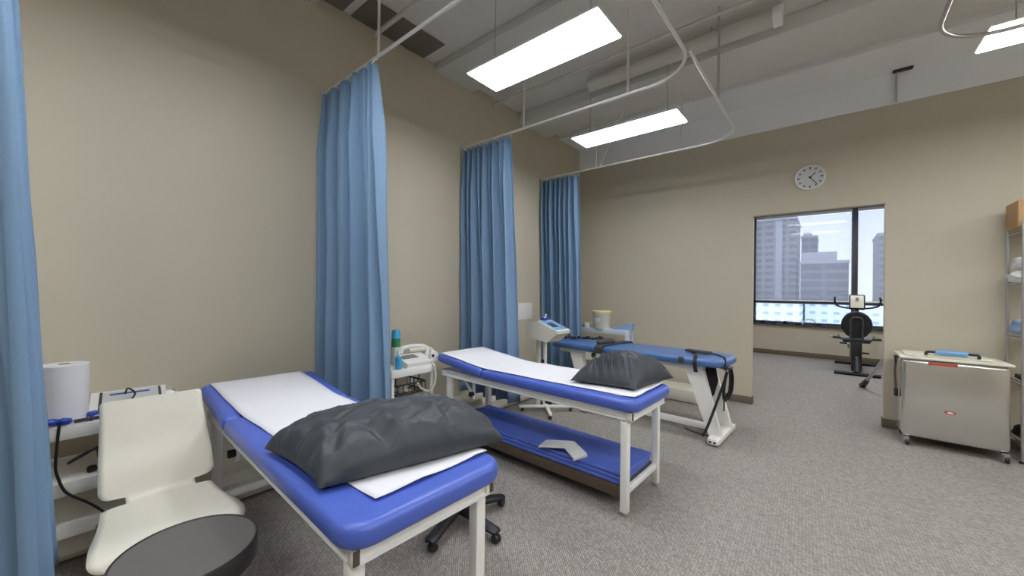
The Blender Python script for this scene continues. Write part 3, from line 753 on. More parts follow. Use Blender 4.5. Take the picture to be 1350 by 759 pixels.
def stool(label, loc, top, r, rz):
    t = thing('rolling_stool', label, 'stool', loc, rz, 'round rolling stools')
    MB().lathe([(0.0,top-0.075),(r*0.9,top-0.075),(r*0.985,top-0.068),(r*0.985,top-0.012),(r*0.985,top-0.006),(r*0.965,top-0.001),(r*0.6,top+0.001),(0,top+0.002)],seg=56).build('seat', M['grey_vinyl'], t, smooth=40)
    MB().lathe([(r*0.955,top+0.0005),(r*0.98,top+0.003),(r*1.0,top-0.003),(r*1.0,top-0.068),(r*0.97,top-0.078),(r*0.9,top-0.078),(r*0.9,top-0.0745),(r*0.986,top-0.0675),(r*0.986,top-0.01)],seg=56,ring=True).build('seat_rim', M['rim'], t, smooth=50)
    MB().lathe([(0.09,top-0.09),(0.09,top-0.0785),(0.0,top-0.0785)],seg=24).build('mount_plate', M['black'], t)
    MB().lathe([(0.03,0.10),(0.03,top*0.55),(0.022,top*0.55+0.005),(0.022,top-0.09),(0,top-0.09)],seg=20).build('gas_column', M['black'] , t)
    MB().lathe([(0.0,0.07),(0.055,0.07),(0.06,0.085),(0.055,0.13),(0.035,0.14),(0,0.14)],seg=24).build('hub', M['black'], t)
    for k in range(5):
        a=2*PI*k/5
        m_ = MB()
        vs=[]
        for rr,w,z0,z1 in ((0.04,0.036,0.075,0.125),(0.16,0.033,0.070,0.105),(0.27,0.036,0.062,0.088),(0.325,0.034,0.060,0.08),(0.34,0.024,0.062,0.076)):
            for (y,z) in ((-w,z0),(w,z0),(w,z0+(z1-z0)*0.6),(w*0.6,z1),(-w*0.6,z1),(-w,z0+(z1-z0)*0.6)): vs.append((rr,y,z))
        fs=[]
        for i in range(4):
            for q in range(6): fs.append((i*6+q,i*6+(q+1)%6,(i+1)*6+(q+1)%6,(i+1)*6+q))
        fs += [(5,4,3,2,1,0),tuple(24+q for q in range(6))]
        m_.add(vs,fs,Matrix.Rotation(a,4,'Z'))
        lg = m_.build('base_leg', M['black'], t, smooth=30)
        c = MB(); mx = Matrix.Rotation(a,4,'Z')@Matrix.Translation((0.315,0,0.027))@Matrix.Rotation(0.6*k,4,'Z')
        for s in (-1,1):
            c.lathe([(0,-0.008),(0.024,-0.008),(0.027,-0.004),(0.027,0.004),(0.024,0.008),(0,0.008)],(0,0,0),16,mx@Matrix.Translation((0.012,s*0.012,0))@Matrix.Rotation(PI/2,4,'X'))
        c.tube([mx@Vector((0.0,0,0.0)),mx@Vector((0,0,0.034))],0.006,8)
        c.build('caster', M['rim'], lg)
    return t
stool('round grey topped rolling stool with black rim, in front of the white chair', (-1.725,0.315,0), 0.58, 0.205, R(20))
stool('low black based rolling stool half hidden under the nearest bed', (-1.84,1.70,0), 0.40, 0.165, 0)

# ------------------------------------------------------------------ carts and their things
def cart(label, x0,x1,y0,y1,shelves,legs=True,mt='white',name='utility_cart',cas=True,post=0.014):
    cx, cy = (x0+x1)/2,(y0+y1)/2
    t = thing(name, label, 'cart', (cx,cy,0)); w,d=(x1-x0)/2,(y1-y0)/2
    for z in shelves:
        m_ = MB(); m_.bb(-w,w,-d,d,z-0.012,z,0.002)
        for s in (-1,1):
            m_.bb(-w,w,s*d-0.006,s*d+0.006,z-0.06,z+0.012,0.003); m_.bb(s*w-0.006,s*w+0.006,-d,d,z-0.06,z+0.012,0.003)
        m_.build('shelf', M[mt], t)
    for sx in (-1,1):
        for sy in (-1,1):
            p = MB().bb(sx*(w-0.02)-post,sx*(w-0.02)+post,sy*(d-0.02)-post,sy*(d-0.02)+post,0.06 if cas else 0.0,max(shelves)-0.012,0.003).build('post', M[mt], t)
            if cas:
                MB().lathe([(0,-0.012),(0.026,-0.012),(0.03,-0.006),(0.03,0.006),(0.026,0.012),(0,0.012)],(sx*(w-0.02),sy*(d-0.02),0.03),16,Matrix.Rotation(PI/2,4,'X')).build('caster', M['rim'], p)
    return t
cart('white utility cart with paper towels and wires, behind the white chair', -3.45,-3.0,-0.10,0.56,(0.26,0.475,0.765))
# paper towel roll
pt = thing('paper_towel_roll', 'white paper towel roll standing on the cart by the left curtain', 'paper towel', (-3.095,0.045,0.7655))
MB().lathe([(0.024,0),(0.088,0.001),(0.09,0.003),(0.09,0.312),(0.088,0.314),(0.024,0.315)],seg=36,ring=True).build('roll', M['paper'], pt)
MB().lathe([(0.0235,0.297),(0.0235,0.316),(0.019,0.316),(0.019,0.297)],seg=20,ring=True).build('core', M['cardboard'], pt)
# stim unit
tu = thing('stimulator_unit', 'white stimulator unit with a printed panel on cart behind the chair', 'medical device', (-3.16,0.30,0.7655), R(-5))
bd = MB(); bd.prism([(-0.13,0),(0.14,0),(0.14,0.03),(0.10,0.04),(-0.13,0.10)],0.32, Matrix(((1,0,0,0),(0,0,1,-0.16),(0,1,0,0),(0,0,0,1)))); bd.build('body', M['whitep'], tu, smooth=20)
nv = math.atan2(0.06,0.23)
MB().box((-0.015,0.0,0.071),(0.20,0.24,0.004),0.001,(0,nv,0)).build('panel', M['clockface'], tu)
for y in (-0.12,0.13): MB().box((-0.015,y,0.0717),(0.21,0.012,0.005),0.001,(0,nv,0)).build('panel_edge', M['dgrey'], tu)
MB().box((-0.075,0.0,0.0885),(0.02,0.17,0.003),0.001,(0,nv,0)).build('print_bar', M['dblue'], tu)
for k in range(3): MB().box((0.03,0.02+0.035*k,0.0612),(0.03,0.016,0.003),0.001,(0,nv,0)).build('button', M['dgrey'], tu)
MB().tube(spline([(-0.05,-0.02,0.09),(-0.02,-0.01,0.125),(0.02,0.02,0.1),(0.05,0.0,0.065)],6),0.005,8).build('lead_wire', M['black'], tu)
# blue leads and clamps
o = MB().box((-3.06,0.15,0.7905),(0.05,0.055,0.05),0.012,(0,0,0.4)).build('lead_clamp', M['dblue']); tag(o,'blue block clamp beside the stimulator unit on cart','clamp')
o = MB().tube(spline([(-3.003,-0.03,0.800),(-2.99,0.00,0.808),(-3.012,0.025,0.798),(-2.995,0.045,0.802),(-3.01,0.062,0.796)],6),0.017,8).build('electrode_lead', M['dblue']); tag(o,'bundle of blue leads on the cart edge below the paper towels','cable')
o = MB().tube(spline([(-3.012,0.08,0.789),(-3.01,0.16,0.790),(-3.012,0.26,0.788),(-3.012,0.36,0.787)],6),0.009,8).build('electrode_lead', M['dgrey']); tag(o,'dark grey lead lying along the front edge of cart','cable')
o = MB().tube(spline([(-2.985,0.03,0.785),(-2.982,0.02,0.60),(-2.982,0.03,0.52),(-2.97,0.06,0.44),(-2.95,0.14,0.36),(-2.88,0.20,0.30),(-2.80,0.25,0.22),(-2.76,0.28,0.02)],6),0.006,8).build('power_cord', M['black']); tag(o,'long black cord drooping from the cart to behind the chair','cable')
o = MB().tube(spline([(-2.99,0.22,0.785),(-2.985,0.20,0.67),(-2.985,0.13,0.62),(-2.98,0.06,0.585),(-2.985,0.10,0.61),(-2.98,0.16,0.63),(-2.985,0.17,0.58),(-2.98,0.20,0.57),(-2.985,0.24,0.62),(-2.985,0.19,0.63)],6),0.006,8).build('lead_wire', M['black']); tag(o,'tangled black lead wires dangling below the cart top','cable')
o = MB().box((-3.10,0.20,0.491),(0.03,0.03,0.03),0.008).box((-3.10,0.15,0.493),(0.035,0.04,0.034),0.01).tube([(-3.10,0.16,0.490),(-3.10,0.28,0.490)],0.006,8).build('plug', M['black']); tag(o,'black plug lying on the lower shelf of cart behind the chair','plug')
pr_ = thing('probe','white handheld probe lying at the head of the nearest bed','probe',(-3.27,0.52,0.7655))
MB().lathe([(0,0),(0.028,0.002),(0.03,0.03),(0.022,0.05),(0.02,0.13),(0.0,0.135)],(0,0,0.03),18,Matrix.Rotation(R(75),4,'X')@Matrix.Rotation(0.3,4,'Z')).build('probe_body', M['whitep'], pr_)
MB().lathe([(0.0305,0.008),(0.032,0.012),(0.032,0.022),(0.0305,0.026)],(0,0,0.03),18,Matrix.Rotation(R(75),4,'X')@Matrix.Rotation(0.3,4,'Z')).build('probe_ring', M['railgrey'], pr_)
# second cart by the middle bed
cart('white trolley with white unit and bottles, between the second curtain and middle bed', -3.36,-2.98,1.93,2.41,(0.30,0.755))
ud = thing('ultrasound_unit', 'white ultrasound unit with grey screen on trolley beside the middle bed', 'medical device', (-3.13,2.245,0.7555), R(0))
bd = MB(); bd.prism([(-0.09,0),(0.13,0),(0.14,0.045),(0.05,0.07),(-0.07,0.10),(-0.09,0.09)],0.30, Matrix(((1,0,0,0),(0,0,1,-0.14),(0,1,0,0),(0,0,0,1)))); bd.build('body', M['whitep'], ud, smooth=20)
MB().box((-0.005,-0.03,0.0845),(0.09,0.17,0.006),0.002,(0,math.atan2(0.03,0.17),0)).build('screen', M['screen'], ud)
MB().tube(spline([(0.02,0.165,0.06),(0.0,0.19,0.13),(-0.06,0.18,0.16),(-0.10,0.08,0.165),(-0.12,-0.02,0.15),(-0.12,-0.04,0.105)],6),0.022,10).build('probe_handle', M['whitep'], ud)
MB().tube(spline([(0.06,0.175,0.05),(0.05,0.215,0.10),(0.0,0.22,0.135),(-0.05,0.14,0.135),(-0.09,0.04,0.125)],6),0.019,10).build('probe_handle', M['cream'], ud)
MB().lathe([(0,-0.02),(0.05,-0.018),(0.055,0),(0.05,0.018),(0,0.02)],(0.10,0.19,0.075),20,Matrix.Rotation(PI/2,4,'Y')).build('applicator_head', M['whitep'], ud)
MB().lathe([(0,-0.004),(0.014,-0.004),(0.014,0.004),(0,0.004)],(0.122,0.165,0.085),12,Matrix.Rotation(PI/2,4,'Y')).build('applicator_port', M['black'], ud)
o = MB().tube(spline([(-2.985,2.37,0.79),(-2.955,2.392,0.72),(-2.95,2.395,0.60),(-2.96,2.34,0.52),(-2.965,2.24,0.56),(-2.965,2.20,0.62)],7),0.010,8).build('hose', M['cream']); tag(o,'cream hose looping down from the trolley beside the middle bed','hose')
# black wire basket hung on the trolley
bk = thing('wire_basket','black wire basket hung below the trolley top beside second curtain','basket',(-3.14,2.14,0.0))
b_ = MB()
for z in (0.53,0.62): b_.tube(fillet([(-0.14,-0.15,z),(0.16,-0.15,z),(0.16,0.16,z),(-0.14,0.16,z),(-0.14,-0.14,z)],0.02,3),0.009,8)
b_.build('rim_wire', M['black'], bk)
g_ = MB()
for k in range(6):
    x=-0.14+0.3*k/5; g_.tube([(x,-0.15,0.62),(x,-0.15,0.53),(x,0.16,0.53),(x,0.16,0.62)],0.005,6)
for k in range(6):
    y=-0.15+0.31*k/5; g_.tube([(0.16,y,0.62),(0.16,y,0.53),(-0.14,y,0.53)],0.005,6)
g_.build('wire_mesh', M['black'], bk)
h_ = MB()
for y in (-0.13,0.13): h_.tube([(0.10,y,0.62),(0.10,y,0.743)],0.006,8)
h_.build('hanging_bracket', M['black'], bk)
for (x,y,a,l) in ((-3.10,2.10,0.5,0.2),(-3.16,2.19,2.2,0.2)):
    o = MB().box((x,y,0.548),(l,0.05,0.022),0.006,(0,0,a)).build('accessory_pad', M['cream']); tag(o,'cream flat pad lying in the black wire basket, '+('nearer the curtain' if y<2.15 else 'nearer the bed'),'pad')
# bottles
bt = thing('spray_bottle','tall cloudy bottle with green label and blue cap on trolley','bottle',(-3.20,2.02,0.7685)); bt.location=(-3.285,2.17,0.7555)
MB().lathe([(0,0),(0.038,0.001),(0.042,0.008),(0.042,0.19),(0.04,0.2),(0,0.2)],seg=22).build('bottle_body', M['clear'], bt)
MB().lathe([(0.0425,0.17),(0.0435,0.172),(0.0435,0.245),(0.03,0.25),(0,0.25)],seg=22).build('green_band', M['green'], bt)
MB().lathe([(0.03,0.25),(0.042,0.252),(0.042,0.315),(0.032,0.335),(0,0.337)],seg=22).build('cap', M['cyan'], bt)
bt = thing('gel_bottle','short cyan gel bottle with white tip beside the tall bottle','bottle',(-3.05,2.045,0.7555))
MB().lathe([(0,0),(0.028,0.001),(0.03,0.006),(0.03,0.11),(0.014,0.13),(0,0.13)],seg=20).build('bottle_body', M['cyan'], bt)
MB().lathe([(0.014,0.13),(0.016,0.131),(0.013,0.155),(0.006,0.18),(0,0.181)],seg=16).build('nozzle', M['whitep'], bt)
# traction control unit on its pole
cu = thing('control_unit_stand','white and blue control unit on a pole stand at the head of the far table','medical device',(-2.69,3.93,0), R(-92))
bd = MB()
bd.prism([(-0.21,0.915),(0.10,0.875),(0.24,0.985),(0.24,1.02),(-0.04,1.125),(-0.21,1.08)],0.28, Matrix(((0,0,1,-0.14),(1,0,0,0),(0,1,0,0),(0,0,0,1))))
# profile runs along local y; case is 0.28 deep along local x
bd.build('case', M['cream'], cu, smooth=20)
an = math.atan2(1.135-1.04,-0.21)
MB().box((0.0,0.10,1.0745),(0.24,0.25,0.006),0.002,(math.atan2(-0.105,0.28),0,0)).build('control_panel', M['lblue'], cu)
MB().box((0.03,0.10,1.0785),(0.12,0.11,0.005),0.002,(math.atan2(-0.105,0.28),0,0)).build('display', M['dgrey'], cu)
MB().tube(spline([(0.0,-0.04,1.13),(0.0,-0.035,1.17),(0.0,-0.02,1.20)],4),[0.02]*4+[0.012]*5,8).build('switch_stalk', M['whitep'], cu)
MB().box((0.02,-0.03,1.145),(0.09,0.06,0.03),0.008).build('dial', M['dblue'], cu)
MB().lathe([(0.03,0.06),(0.03,0.9),(0,0.9)],(0,-0.13,0),20).build('pole', M['cream'], cu)
MB().lathe([(0.022,0.06),(0.022,0.9),(0,0.9)],(0,-0.03,0),20).build('pole', M['white'], cu)
for a in (45,135,225,315):
    lg = MB().box((0.17*math.cos(R(a)),0.17*math.sin(R(a)),0.065),(0.34,0.04,0.03),0.008,(0,0,R(a))).build('base_leg', M['white'], cu)
    MB().lathe([(0,-0.012),(0.02,-0.012),(0.025,0),(0.02,0.012),(0,0.012)],(0.3*math.cos(R(a)),0.3*math.sin(R(a)),0.0255),14,Matrix.Rotation(PI/2,4,'X')).build('caster', M['rim'], lg)
MB().tube(spline([(0.0,-0.12,0.90),(0.0,-0.14,0.75),(0.02,-0.12,0.6),(0.03,-0.09,0.5),(0.04,-0.04,0.4)],6),0.006,8).build('cord', M['slot'], cu)
MB().lathe([(0,0),(0.02,0.002),(0.02,0.04),(0,0.042)],(0.03,-0.045,0.60),12).build('cord_clamp', M['black'], cu)
# cart by the far wall with pail
cart('pale blue white plastic cart against the far wall, behind the far table', -3.20,-2.30,5.40,5.49+0.0,(0.30,0.86),mt='lwhite') if False else None
M['lwhite'] = mat('pale_blue_white_plastic', (196,206,220), 0.45, var=0.02, vscale=6)
cart('pale blue plastic cart with a pail on it, against the far wall', -3.20,-2.22,5.30,5.46,(0.32,0.925),mt='lwhite',post=0.03,cas=True)
pl = thing('pail','round cream pail with pale yellow lid on the far plastic cart','pail',(-2.73,5.42-0.04,0.8755)); 
pl.location=(-2.68,5.38,0.9255)
MB().lathe([(0,0),(0.115,0.001),(0.118,0.006),(0.138,0.23),(0.142,0.235),(0.142,0.25),(0,0.25)],seg=30).build('pail_body', M['pail'], pl)
MB().lathe([(0.144,0.245),(0.146,0.25),(0.146,0.268),(0.138,0.274),(0,0.274)],seg=30).build('lid', M['yellow'], pl)
MB().box((0.0,-0.131,0.13),(0.09,0.006,0.07),0.002).build('pail_label', M['clockface'], pl)
o = MB().lathe([(0,0),(0.05,0.001),(0.055,0.01),(0.052,0.07),(0.04,0.085),(0,0.086)],(-2.93,5.385,0.9255),20).build('tub', M['cream']); tag(o,'small cream tub beside the pail on the far cart','tub')
o = MB().box((-3.06,5.38,0.9495),(0.14,0.10,0.048),0.014).build('towel_pack', M['btowel']); tag(o,'small pale folded cloth at left end of the far plastic cart','towel')
dr = MB()
def dfn(u,v):
    x=-2.49+0.30*u; y=5.33+0.11*v
    return (x,y,0.935+0.10*math.sin(min(u*1.15,1)*PI/2)+0.012*noise.noise(Vector((u*8,v*6,2.0))))
vs=[]
dr.grid(dfn,14,8); dr.grid(lambda u,v:(dfn(u,v)[0],dfn(u,v)[1],0.9265),14,8)
for v in (0,1): dr.grid(lambda u,w,v=v:(dfn(u,v)[0],dfn(u,v)[1],0.9265+(dfn(u,v)[2]-0.9265)*w),14,1)
for u in (0,1): dr.grid(lambda v,w,u=u:(dfn(u,v)[0],dfn(u,v)[1],0.9265+(dfn(u,v)[2]-0.9265)*w),8,1)
o = dr.build('folded_towel', M['btowel'], smooth=50); tag(o,'pale blue towel wedge at the right end of far plastic cart','towel')
# notice on the left wall
o = MB().bb(XL+0.0005,XL+0.008,4.318,4.653,1.065,1.31,0.002).build('wall_notice', M['notice']); tag(o,'small white notice sheet on left wall between two far curtains','notice')

# ------------------------------------------------------------------ clock
ck = thing('wall_clock','round grey white wall clock above the opening','clock',(-0.20,YF,2.945))
RX = Matrix.Rotation(PI/2,4,'X')
MB().lathe([(0,0.0005),(0.15,0.0005),(0.153,0.006),(0.153,0.03),(0.146,0.036),(0.14,0.032),(0.14,0.022),(0,0.022)],seg=48,mx=RX).build('case', M['bulk'], ck)
MB().lathe([(0,0.0225),(0.1385,0.0225),(0.1385,0.024),(0,0.024)],seg=48,mx=RX).build('dial', M['clockface'], ck)
for k in range(12):
    a=2*PI*k/12; MB().box((0.115*math.sin(a),-0.025,0.115*math.cos(a)),(0.012,0.002,0.024 if k%3 else 0.03),0.0,(0,a,0)).build('hour_mark', M['dgrey'], ck)
def hand(a,l,w):
    MB().box((l*0.42*math.sin(a),-0.0275,l*0.42*math.cos(a)),(w,0.0025,l*1.16),0.0,(0,a,0)).build('clock_hand', M['black'], ck)
hand(R(45),0.075,0.010); hand(R(142),0.115,0.008)
MB().lathe([(0,0.024),(0.012,0.024),(0.012,0.032),(0,0.032)],seg=14,mx=RX).build('hub_cap', M['black'], ck)

# ------------------------------------------------------------------ steel heating cabinet
hc = thing('heating_unit','stainless steel heating cabinet on casters against the far wall','cabinet',(0.905,5.70,0))
w,d=0.345,0.24
bd = MB(); bd.box((0,0,0.48),(2*w,2*d,0.77),0.035,seg=4); bd.build('steel_body', M['steel'], hc, smooth=50)
MB().box((0,0,0.877),(2*w+0.035,2*d+0.03,0.022),0.008).build('lid_rim', M['cream'], hc)
MB().box((-0.03,0.02,0.899),(0.58,0.36,0.022),0.01).build('lid', M['cream'], hc)
hd = MB().tube(fillet([(-0.17,-0.16,0.91),(-0.17,-0.16,0.942),(0.17,-0.16,0.942),(0.17,-0.16,0.91)],0.02,4),0.012,10).build('lid_handle', M['black'], hc)
MB().tube([(-0.11,-0.16,0.942),(0.10,-0.16,0.942)],0.024,14).build('handle_grip', M['lblue'], hd)
MB().box((-0.07,-d-0.0015,0.835),(0.19,0.004,0.026),0.001).build('red_label', M['red'], hc)
MB().lathe([(0,0),(0.03,0.0005),(0.032,0.003),(0,0.0045)],(-0.02,-d-0.0005,0.385),24,RX@Matrix.Diagonal((1.2,0.45,1,1))).build('red_oval', M['red'], hc)
MB().lathe([(0,0.0045),(0.016,0.0045),(0.016,0.006),(0,0.0065)],(-0.02,-d-0.0005,0.385),18,RX@Matrix.Diagonal((1.3,0.5,1,1))).build('pale_oval', M['pale_tint'], hc)  # small pale oval laid on the red one
for sx in (-1,1):
    for sy in (-1,1):
        c = MB(); c.box((sx*(w-0.03),sy*(d-0.03),0.085),(0.05,0.05,0.012),0.002)
        for q in (-1,1): c.box((sx*(w-0.03)+0.008,sy*(d-0.03)+q*0.016,0.06),(0.035,0.004,0.05),0.001)
        c.build('caster_fork', M['chrome'], hc)
        MB().lathe([(0,-0.012),(0.028,-0.012),(0.033,-0.007),(0.033,0.007),(0.028,0.012),(0,0.012)],(sx*(w-0.03)+0.015,sy*(d-0.03),0.0335),18,Matrix.Rotation(R(70),4,'Z')@Matrix.Rotation(PI/2,4,'X')).build('caster_wheel', M['rim'], hc)
br2 = MB().box((-w-0.022,-0.08,0.86),(0.04,0.05,0.03),0.006).box((-w-0.03,-0.08,0.83),(0.02,0.035,0.07),0.006).build('side_bracket', M['rim'], hc)
MB().tube(spline([(-w-0.03,-0.08,0.80),(-w-0.035,-0.08,0.70),(-w-0.03,-0.08,0.60),(-w-0.025,-0.07,0.52)],5),0.009,8).build('power_cord', M['slot'], hc)
MB().box((-w-0.025,-0.07,0.49),(0.03,0.035,0.085),0.008).build('plug', M['black'], hc)

# ------------------------------------------------------------------ wire rack at the right edge
rk = thing('wire_rack','chrome wire shelving rack at the right edge of the photo','shelving rack',(1.80,5.77,0))
rw,rd=0.465,0.20
for sx in (-1,1):
    for sy in (-1,1):
        p=MB().tube([(sx*rw,sy*rd,0.02),(sx*rw,sy*rd,2.18)],0.0125,12).build('post', M['railgrey'], rk)
        MB().lathe([(0.012,0),(0.02,0.003),(0.02,0.018),(0.0125,0.022)],(sx*rw,sy*rd,0),12).build('levelling_foot', M['black'], p)
RS=(0.18,0.72,1.14,1.62,2.12)
for z in RS:
    m_=MB().tube([(-rw,-rd,z),(rw,-rd,z),(rw,rd,z),(-rw,rd,z)],0.006,8,closed=True).tube([(-rw,-rd,z-0.03),(rw,-rd,z-0.03),(rw,rd,z-0.03),(-rw,rd,z-0.03)],0.005,8,closed=True)
    for k in range(1,28): m_.tube([(-rw+2*rw*k/28,-rd,z+0.005),(-rw+2*rw*k/28,rd,z+0.005)],0.0028,6)
    m_.build('wire_shelf', M['railgrey'], rk)
def rkz(z): return z+0.0085
o = MB().box((1.52,5.77,rkz(2.12)+0.125),(0.42,0.32,0.25),0.012).build('cardboard_box', M['cardboard']); tag(o,'tan cardboard box on top of the wire rack','box')
def lump(x,y,z,sx,sy,sz,seed):
    b=bmesh.new(); bmesh.ops.create_icosphere(b,subdivisions=4,radius=1)
    for v in b.verts:
        p=v.co.copy(); q=Vector((max(-0.8,min(0.8,p.x)),max(-0.8,min(0.8,p.y)),max(-0.8,min(0.8,p.z))))*1.2
        q*=1+0.16*noise.noise(p*2.2+Vector((seed,0,0)))+0.05*noise.noise(p*7+Vector((0,seed,0)))
        v.co=Vector((q.x*sx,q.y*sy,max(-sz*0.9,q.z*sz)))
    return MB().bm(b,Matrix.Translation((x,y,z+sz*0.9)))
o = lump(1.43,5.72,rkz(1.62),0.14,0.14,0.055,1).build('towel_bundle', M['towel'],smooth=180); tag(o,'crumpled white towel bundle on the wire rack, lower of two','towel','towels on the rack')
o = lump(1.45,5.73,rkz(1.62)+0.12,0.13,0.13,0.06,5).build('towel_bundle', M['towel'],smooth=180); tag(o,'crumpled white towel bundle on the wire rack, on top of another','towel','towels on the rack')
o = lump(1.47,5.73,rkz(1.14),0.16,0.14,0.075,9).build('towel_bundle', M['btowel'],smooth=180); tag(o,'pale blue cloth bundle on the middle shelf of wire rack','towel','towels on the rack')
o = MB().box((1.44,5.74,rkz(0.72)+0.02),(0.18,0.22,0.04),0.008).build('box', M['black']); o.name='black_case'; tag(o,'small black case on the wire rack beside the steel cabinet','case')
o = lump(1.5,5.72,rkz(0.18),0.17,0.15,0.07,13).build('duffel_bag', M['bfab'],smooth=180); tag(o,'dark bag on the bottom shelf of wire rack','bag')

# ------------------------------------------------------------------ exercise bike in the next room
bk = thing('exercise_bike','black recumbent exercise bike standing before the window','exercise bike',(0.39,9.40,0))
MB().tube([(-0.32,0.05,0.035),(0.32,0.05,0.035)],0.032,12).build('rear_foot', M['black'], bk)
MB().tube([(-0.30,1.50,0.035),(0.38,1.50,0.035)],0.032,12).build('front_foot', M['black'], bk)
MB().tube(fillet([(0,0.05,0.06),(0,0.30,0.42),(0.02,1.0,0.36),(0.03,1.50,0.06)],0.15,6),0.05,12).build('main_beam', M['black'], bk)
MB().box((0.0,0.24,0.33),(0.15,0.10,0.56),0.02).build('seat_post', M['black'], bk)
MB().box((0.02,1.05,0.40),(0.17,0.62,0.52),0.09,seg=4).build('flywheel_housing', M['rim'], bk)
MB().box((0.0,0.47,0.62),(0.40,0.40,0.075),0.03,seg=3).build('seat', M['black'], bk)
oc=[(0.225*math.cos(R(a)),0.26*math.sin(R(a))) for a in (0,22,45,68,90,112,135,158,180,202,232,255,285,308,338)]
sb=MB().prism(oc,0.07,Matrix.Translation((0.0,0.36,0.92))@RX).build('seat_back', M['black'], bk, smooth=20)
mdf=sb.modifiers.new('soft','BEVEL'); mdf.width=0.025; mdf.segments=3
MB().tube(fillet([(-0.085,0.26,0.60),(-0.085,0.262,1.06),(0.085,0.262,1.06),(0.085,0.26,0.60)],0.07,6),0.018,10).build('back_frame', M['dgrey'], bk)
for s in (-1,1):
    hb_=MB().tube(fillet([(s*0.05,0.33,0.58),(s*0.24,0.33,0.655),(s*0.26,0.62,0.69)],0.05,5),0.016,10).tube([(s*0.22,0.36,0.655),(s*0.365,0.36,0.665)],0.022,10).build('side_handle', M['black'], bk)
    MB().tube([(s*0.345,0.36,0.665),(s*0.38,0.36,0.667)],0.026,10).build('grip_end', M['railgrey'], hb_)
    pd=MB().tube([(s*0.09,1.10,0.40),(s*0.10,1.20 if s>0 else 1.0,0.30 if s>0 else 0.50)],0.014,8).build('crank', M['railgrey'], bk)
    MB().box((s*0.17,1.20 if s>0 else 1.0,0.30 if s>0 else 0.50),(0.12,0.1,0.03),0.008).build('pedal', M['black'], pd)
MB().tube([(0.02,1.22,0.55),(0.04,1.24,1.22)],0.035,12).build('console_post', M['black'], bk)
cs=MB().box((0.04,1.20,1.335),(0.25,0.06,0.32),0.04,(R(-14),0,0),seg=4).build('console', M['rim'], bk)
MB().box((0.04,1.166,1.345),(0.205,0.014,0.26),0.03,(R(-14),0,0)).build('console_face', M['cream'], cs)
MB().box((0.04,1.150,1.40),(0.05,0.006,0.06),0.004,(R(-14),0,0)).build('console_display', M['screen'], cs)
MB().tube(spline([(-0.31,1.02,1.43),(-0.31,1.08,1.36),(-0.28,1.16,1.27),(-0.17,1.22,1.22),(0.04,1.24,1.20),(0.25,1.22,1.22),(0.36,1.16,1.27),(0.385,1.08,1.36),(0.37,1.02,1.43)],6),0.018,10).build('handlebar', M['black'], bk)
# pole leaning on the back of the far wall
pd = Vector((0.414,8.40,0.012)); pu = Vector((0.72,6.166,1.19))
lp = thing('leaning_pole','grey metal pole with a black tip seen through the opening, right of the bike','pole',pd)
MB().tube([(pu-pd)*0.14,(pu-pd)],0.022,12).build('shaft', M['railgrey'], lp)
MB().tube([Vector((0,0,0.012)),(pu-pd)*0.14],[0.045,0.03],12).build('tip', M['black'], lp)

# ------------------------------------------------------------------ overhead bits
du = thing('air_duct','grey painted round duct with an open end ring below ceiling','duct',(0,4.04,3.93))
MB().tube([(-2.2,0,0),(-0.36,0,0)],0.075,24).build('duct_run', M['duct'], du)
MB().tube([(-0.40,0,0),(-0.33,0,0)],0.085,24).build('end_ring', M['bulk'], du)
MB().tube([(-0.9,0,0.07),(-0.9,0,ZD-3.93-0.002)],0.006,6).build('duct_hanger', M['railgrey'], du)
MB().tube([(-2.0,0,0.07),(-2.0,0,ZD-3.93-0.002)],0.006,6).build('duct_hanger', M['railgrey'], du)
o = MB().tube([(XL+0.1,1.95,3.93),(1.9,1.95,3.93)],0.022,12).build('sprinkler_pipe', M['duct']); tag(o,'thin grey pipe crossing under the ceiling above the nearest bed','pipe')
o = MB().tube([(XL+0.02,3.72,3.95),(XR-0.3,3.72,3.95)],0.018,12).build('sprinkler_pipe', M['duct']); tag(o,'thin grey pipe crossing under the ceiling above the far table','pipe')
sp = thing('conduit','thin grey conduit rising from far wall to a dark junction box','conduit',(0.555,YF-0.03,0))
MB().tube([(0,0,ZW+0.01),(0,0,3.985)],0.009,8).build('conduit_pipe', M['railgrey'], sp)
MB().box((0.05,-0.01,3.995),(0.16,0.05,0.022),0.004).build('junction_box', M['rim'], sp)
M['panel'] = mat('dark_taupe', (112,107,98), 0.7, var=0.04, vscale=6)  # even dark taupe for the flat rectangles under the ceiling
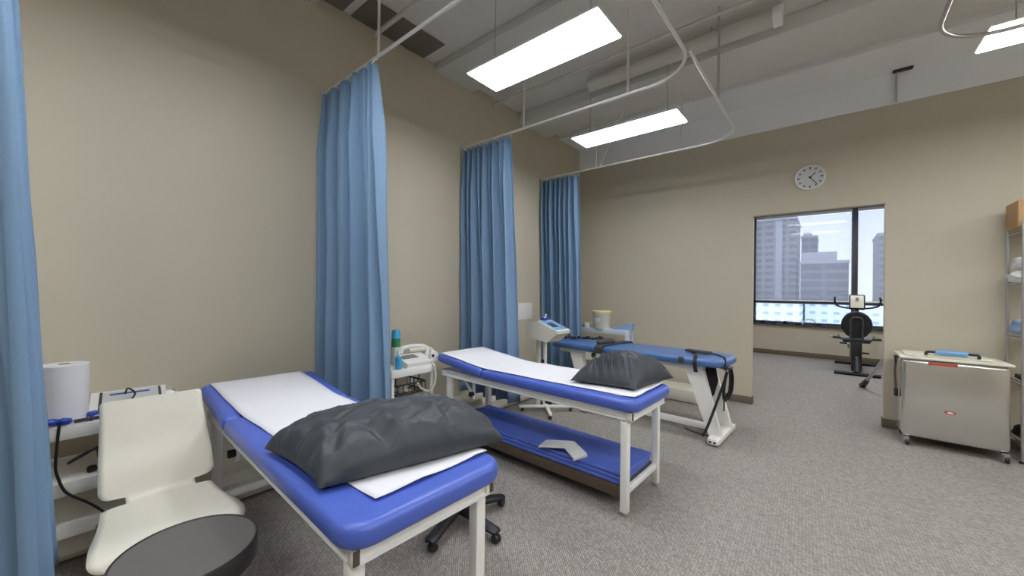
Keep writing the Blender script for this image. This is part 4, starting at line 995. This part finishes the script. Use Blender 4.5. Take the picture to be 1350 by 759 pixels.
for y0,y1,lab in ((1.76,2.59,'dark flat rectangle on the ceiling along the left wall, above the second curtain'),(0.86,1.68,'dark flat rectangle on the ceiling along left wall, at the top edge of the photo')):
    o = MB().bb(-3.468,-3.11,y0,y1,ZD-0.016,ZD-0.001,0.003).build('dark_rectangle', M['panel']); tag(o,lab,'ceiling panel','dark patches along the left wall')

# ------------------------------------------------------------------ sky, camera, view
w_ = bpy.data.worlds.new('overcast_sky'); S.world = w_; w_.use_nodes = True
nt = w_.node_tree; bg = nt.nodes['Background']
tc = nt.nodes.new('ShaderNodeTexCoord'); sx = nt.nodes.new('ShaderNodeSeparateXYZ'); nt.links.new(tc.outputs['Generated'], sx.inputs[0])
rp = nt.nodes.new('ShaderNodeValToRGB'); nt.links.new(sx.outputs['Z'], rp.inputs[0])
rp.color_ramp.elements[0].color = lin((238,241,246)); rp.color_ramp.elements[1].color = lin((190,208,243)); rp.color_ramp.elements[1].position = 0.35
nt.links.new(rp.outputs[0], bg.inputs['Color']); bg.inputs['Strength'].default_value = 1.6

cam = bpy.data.cameras.new('camera'); co = bpy.data.objects.new('camera', cam); COL.objects.link(co)
cam.sensor_width = 36; cam.lens = 503.93*36/1350; cam.clip_start = 0.05; cam.clip_end = 300
yaw, pit, rol = R(39.7566), R(0.27815), R(0.72534)
fw = Vector((-math.sin(yaw)*math.cos(pit), math.cos(yaw)*math.cos(pit), math.sin(pit)))
rt = Vector((math.cos(yaw), math.sin(yaw), 0)); up = rt.cross(fw)
r2 = rt*math.cos(rol)+up*math.sin(rol); u2 = up*math.cos(rol)-rt*math.sin(rol)
mx = Matrix((r2, u2, -fw)).transposed().to_4x4(); mx.translation = (0,0,1.5)
co.matrix_world = mx
S.camera = co
vs_ = S.view_settings
S.display_settings.display_device = 'sRGB'
vs_.view_transform = 'Standard'; vs_.look = 'None'; vs_.gamma = 1.0; vs_.use_curve_mapping = False
vs_.exposure = 0.66
S.cycles.use_denoising = True
S.cycles.max_bounces = 8; S.cycles.diffuse_bounces = 5; S.cycles.transparent_max_bounces = 12
S.cycles.sample_clamp_indirect = 6
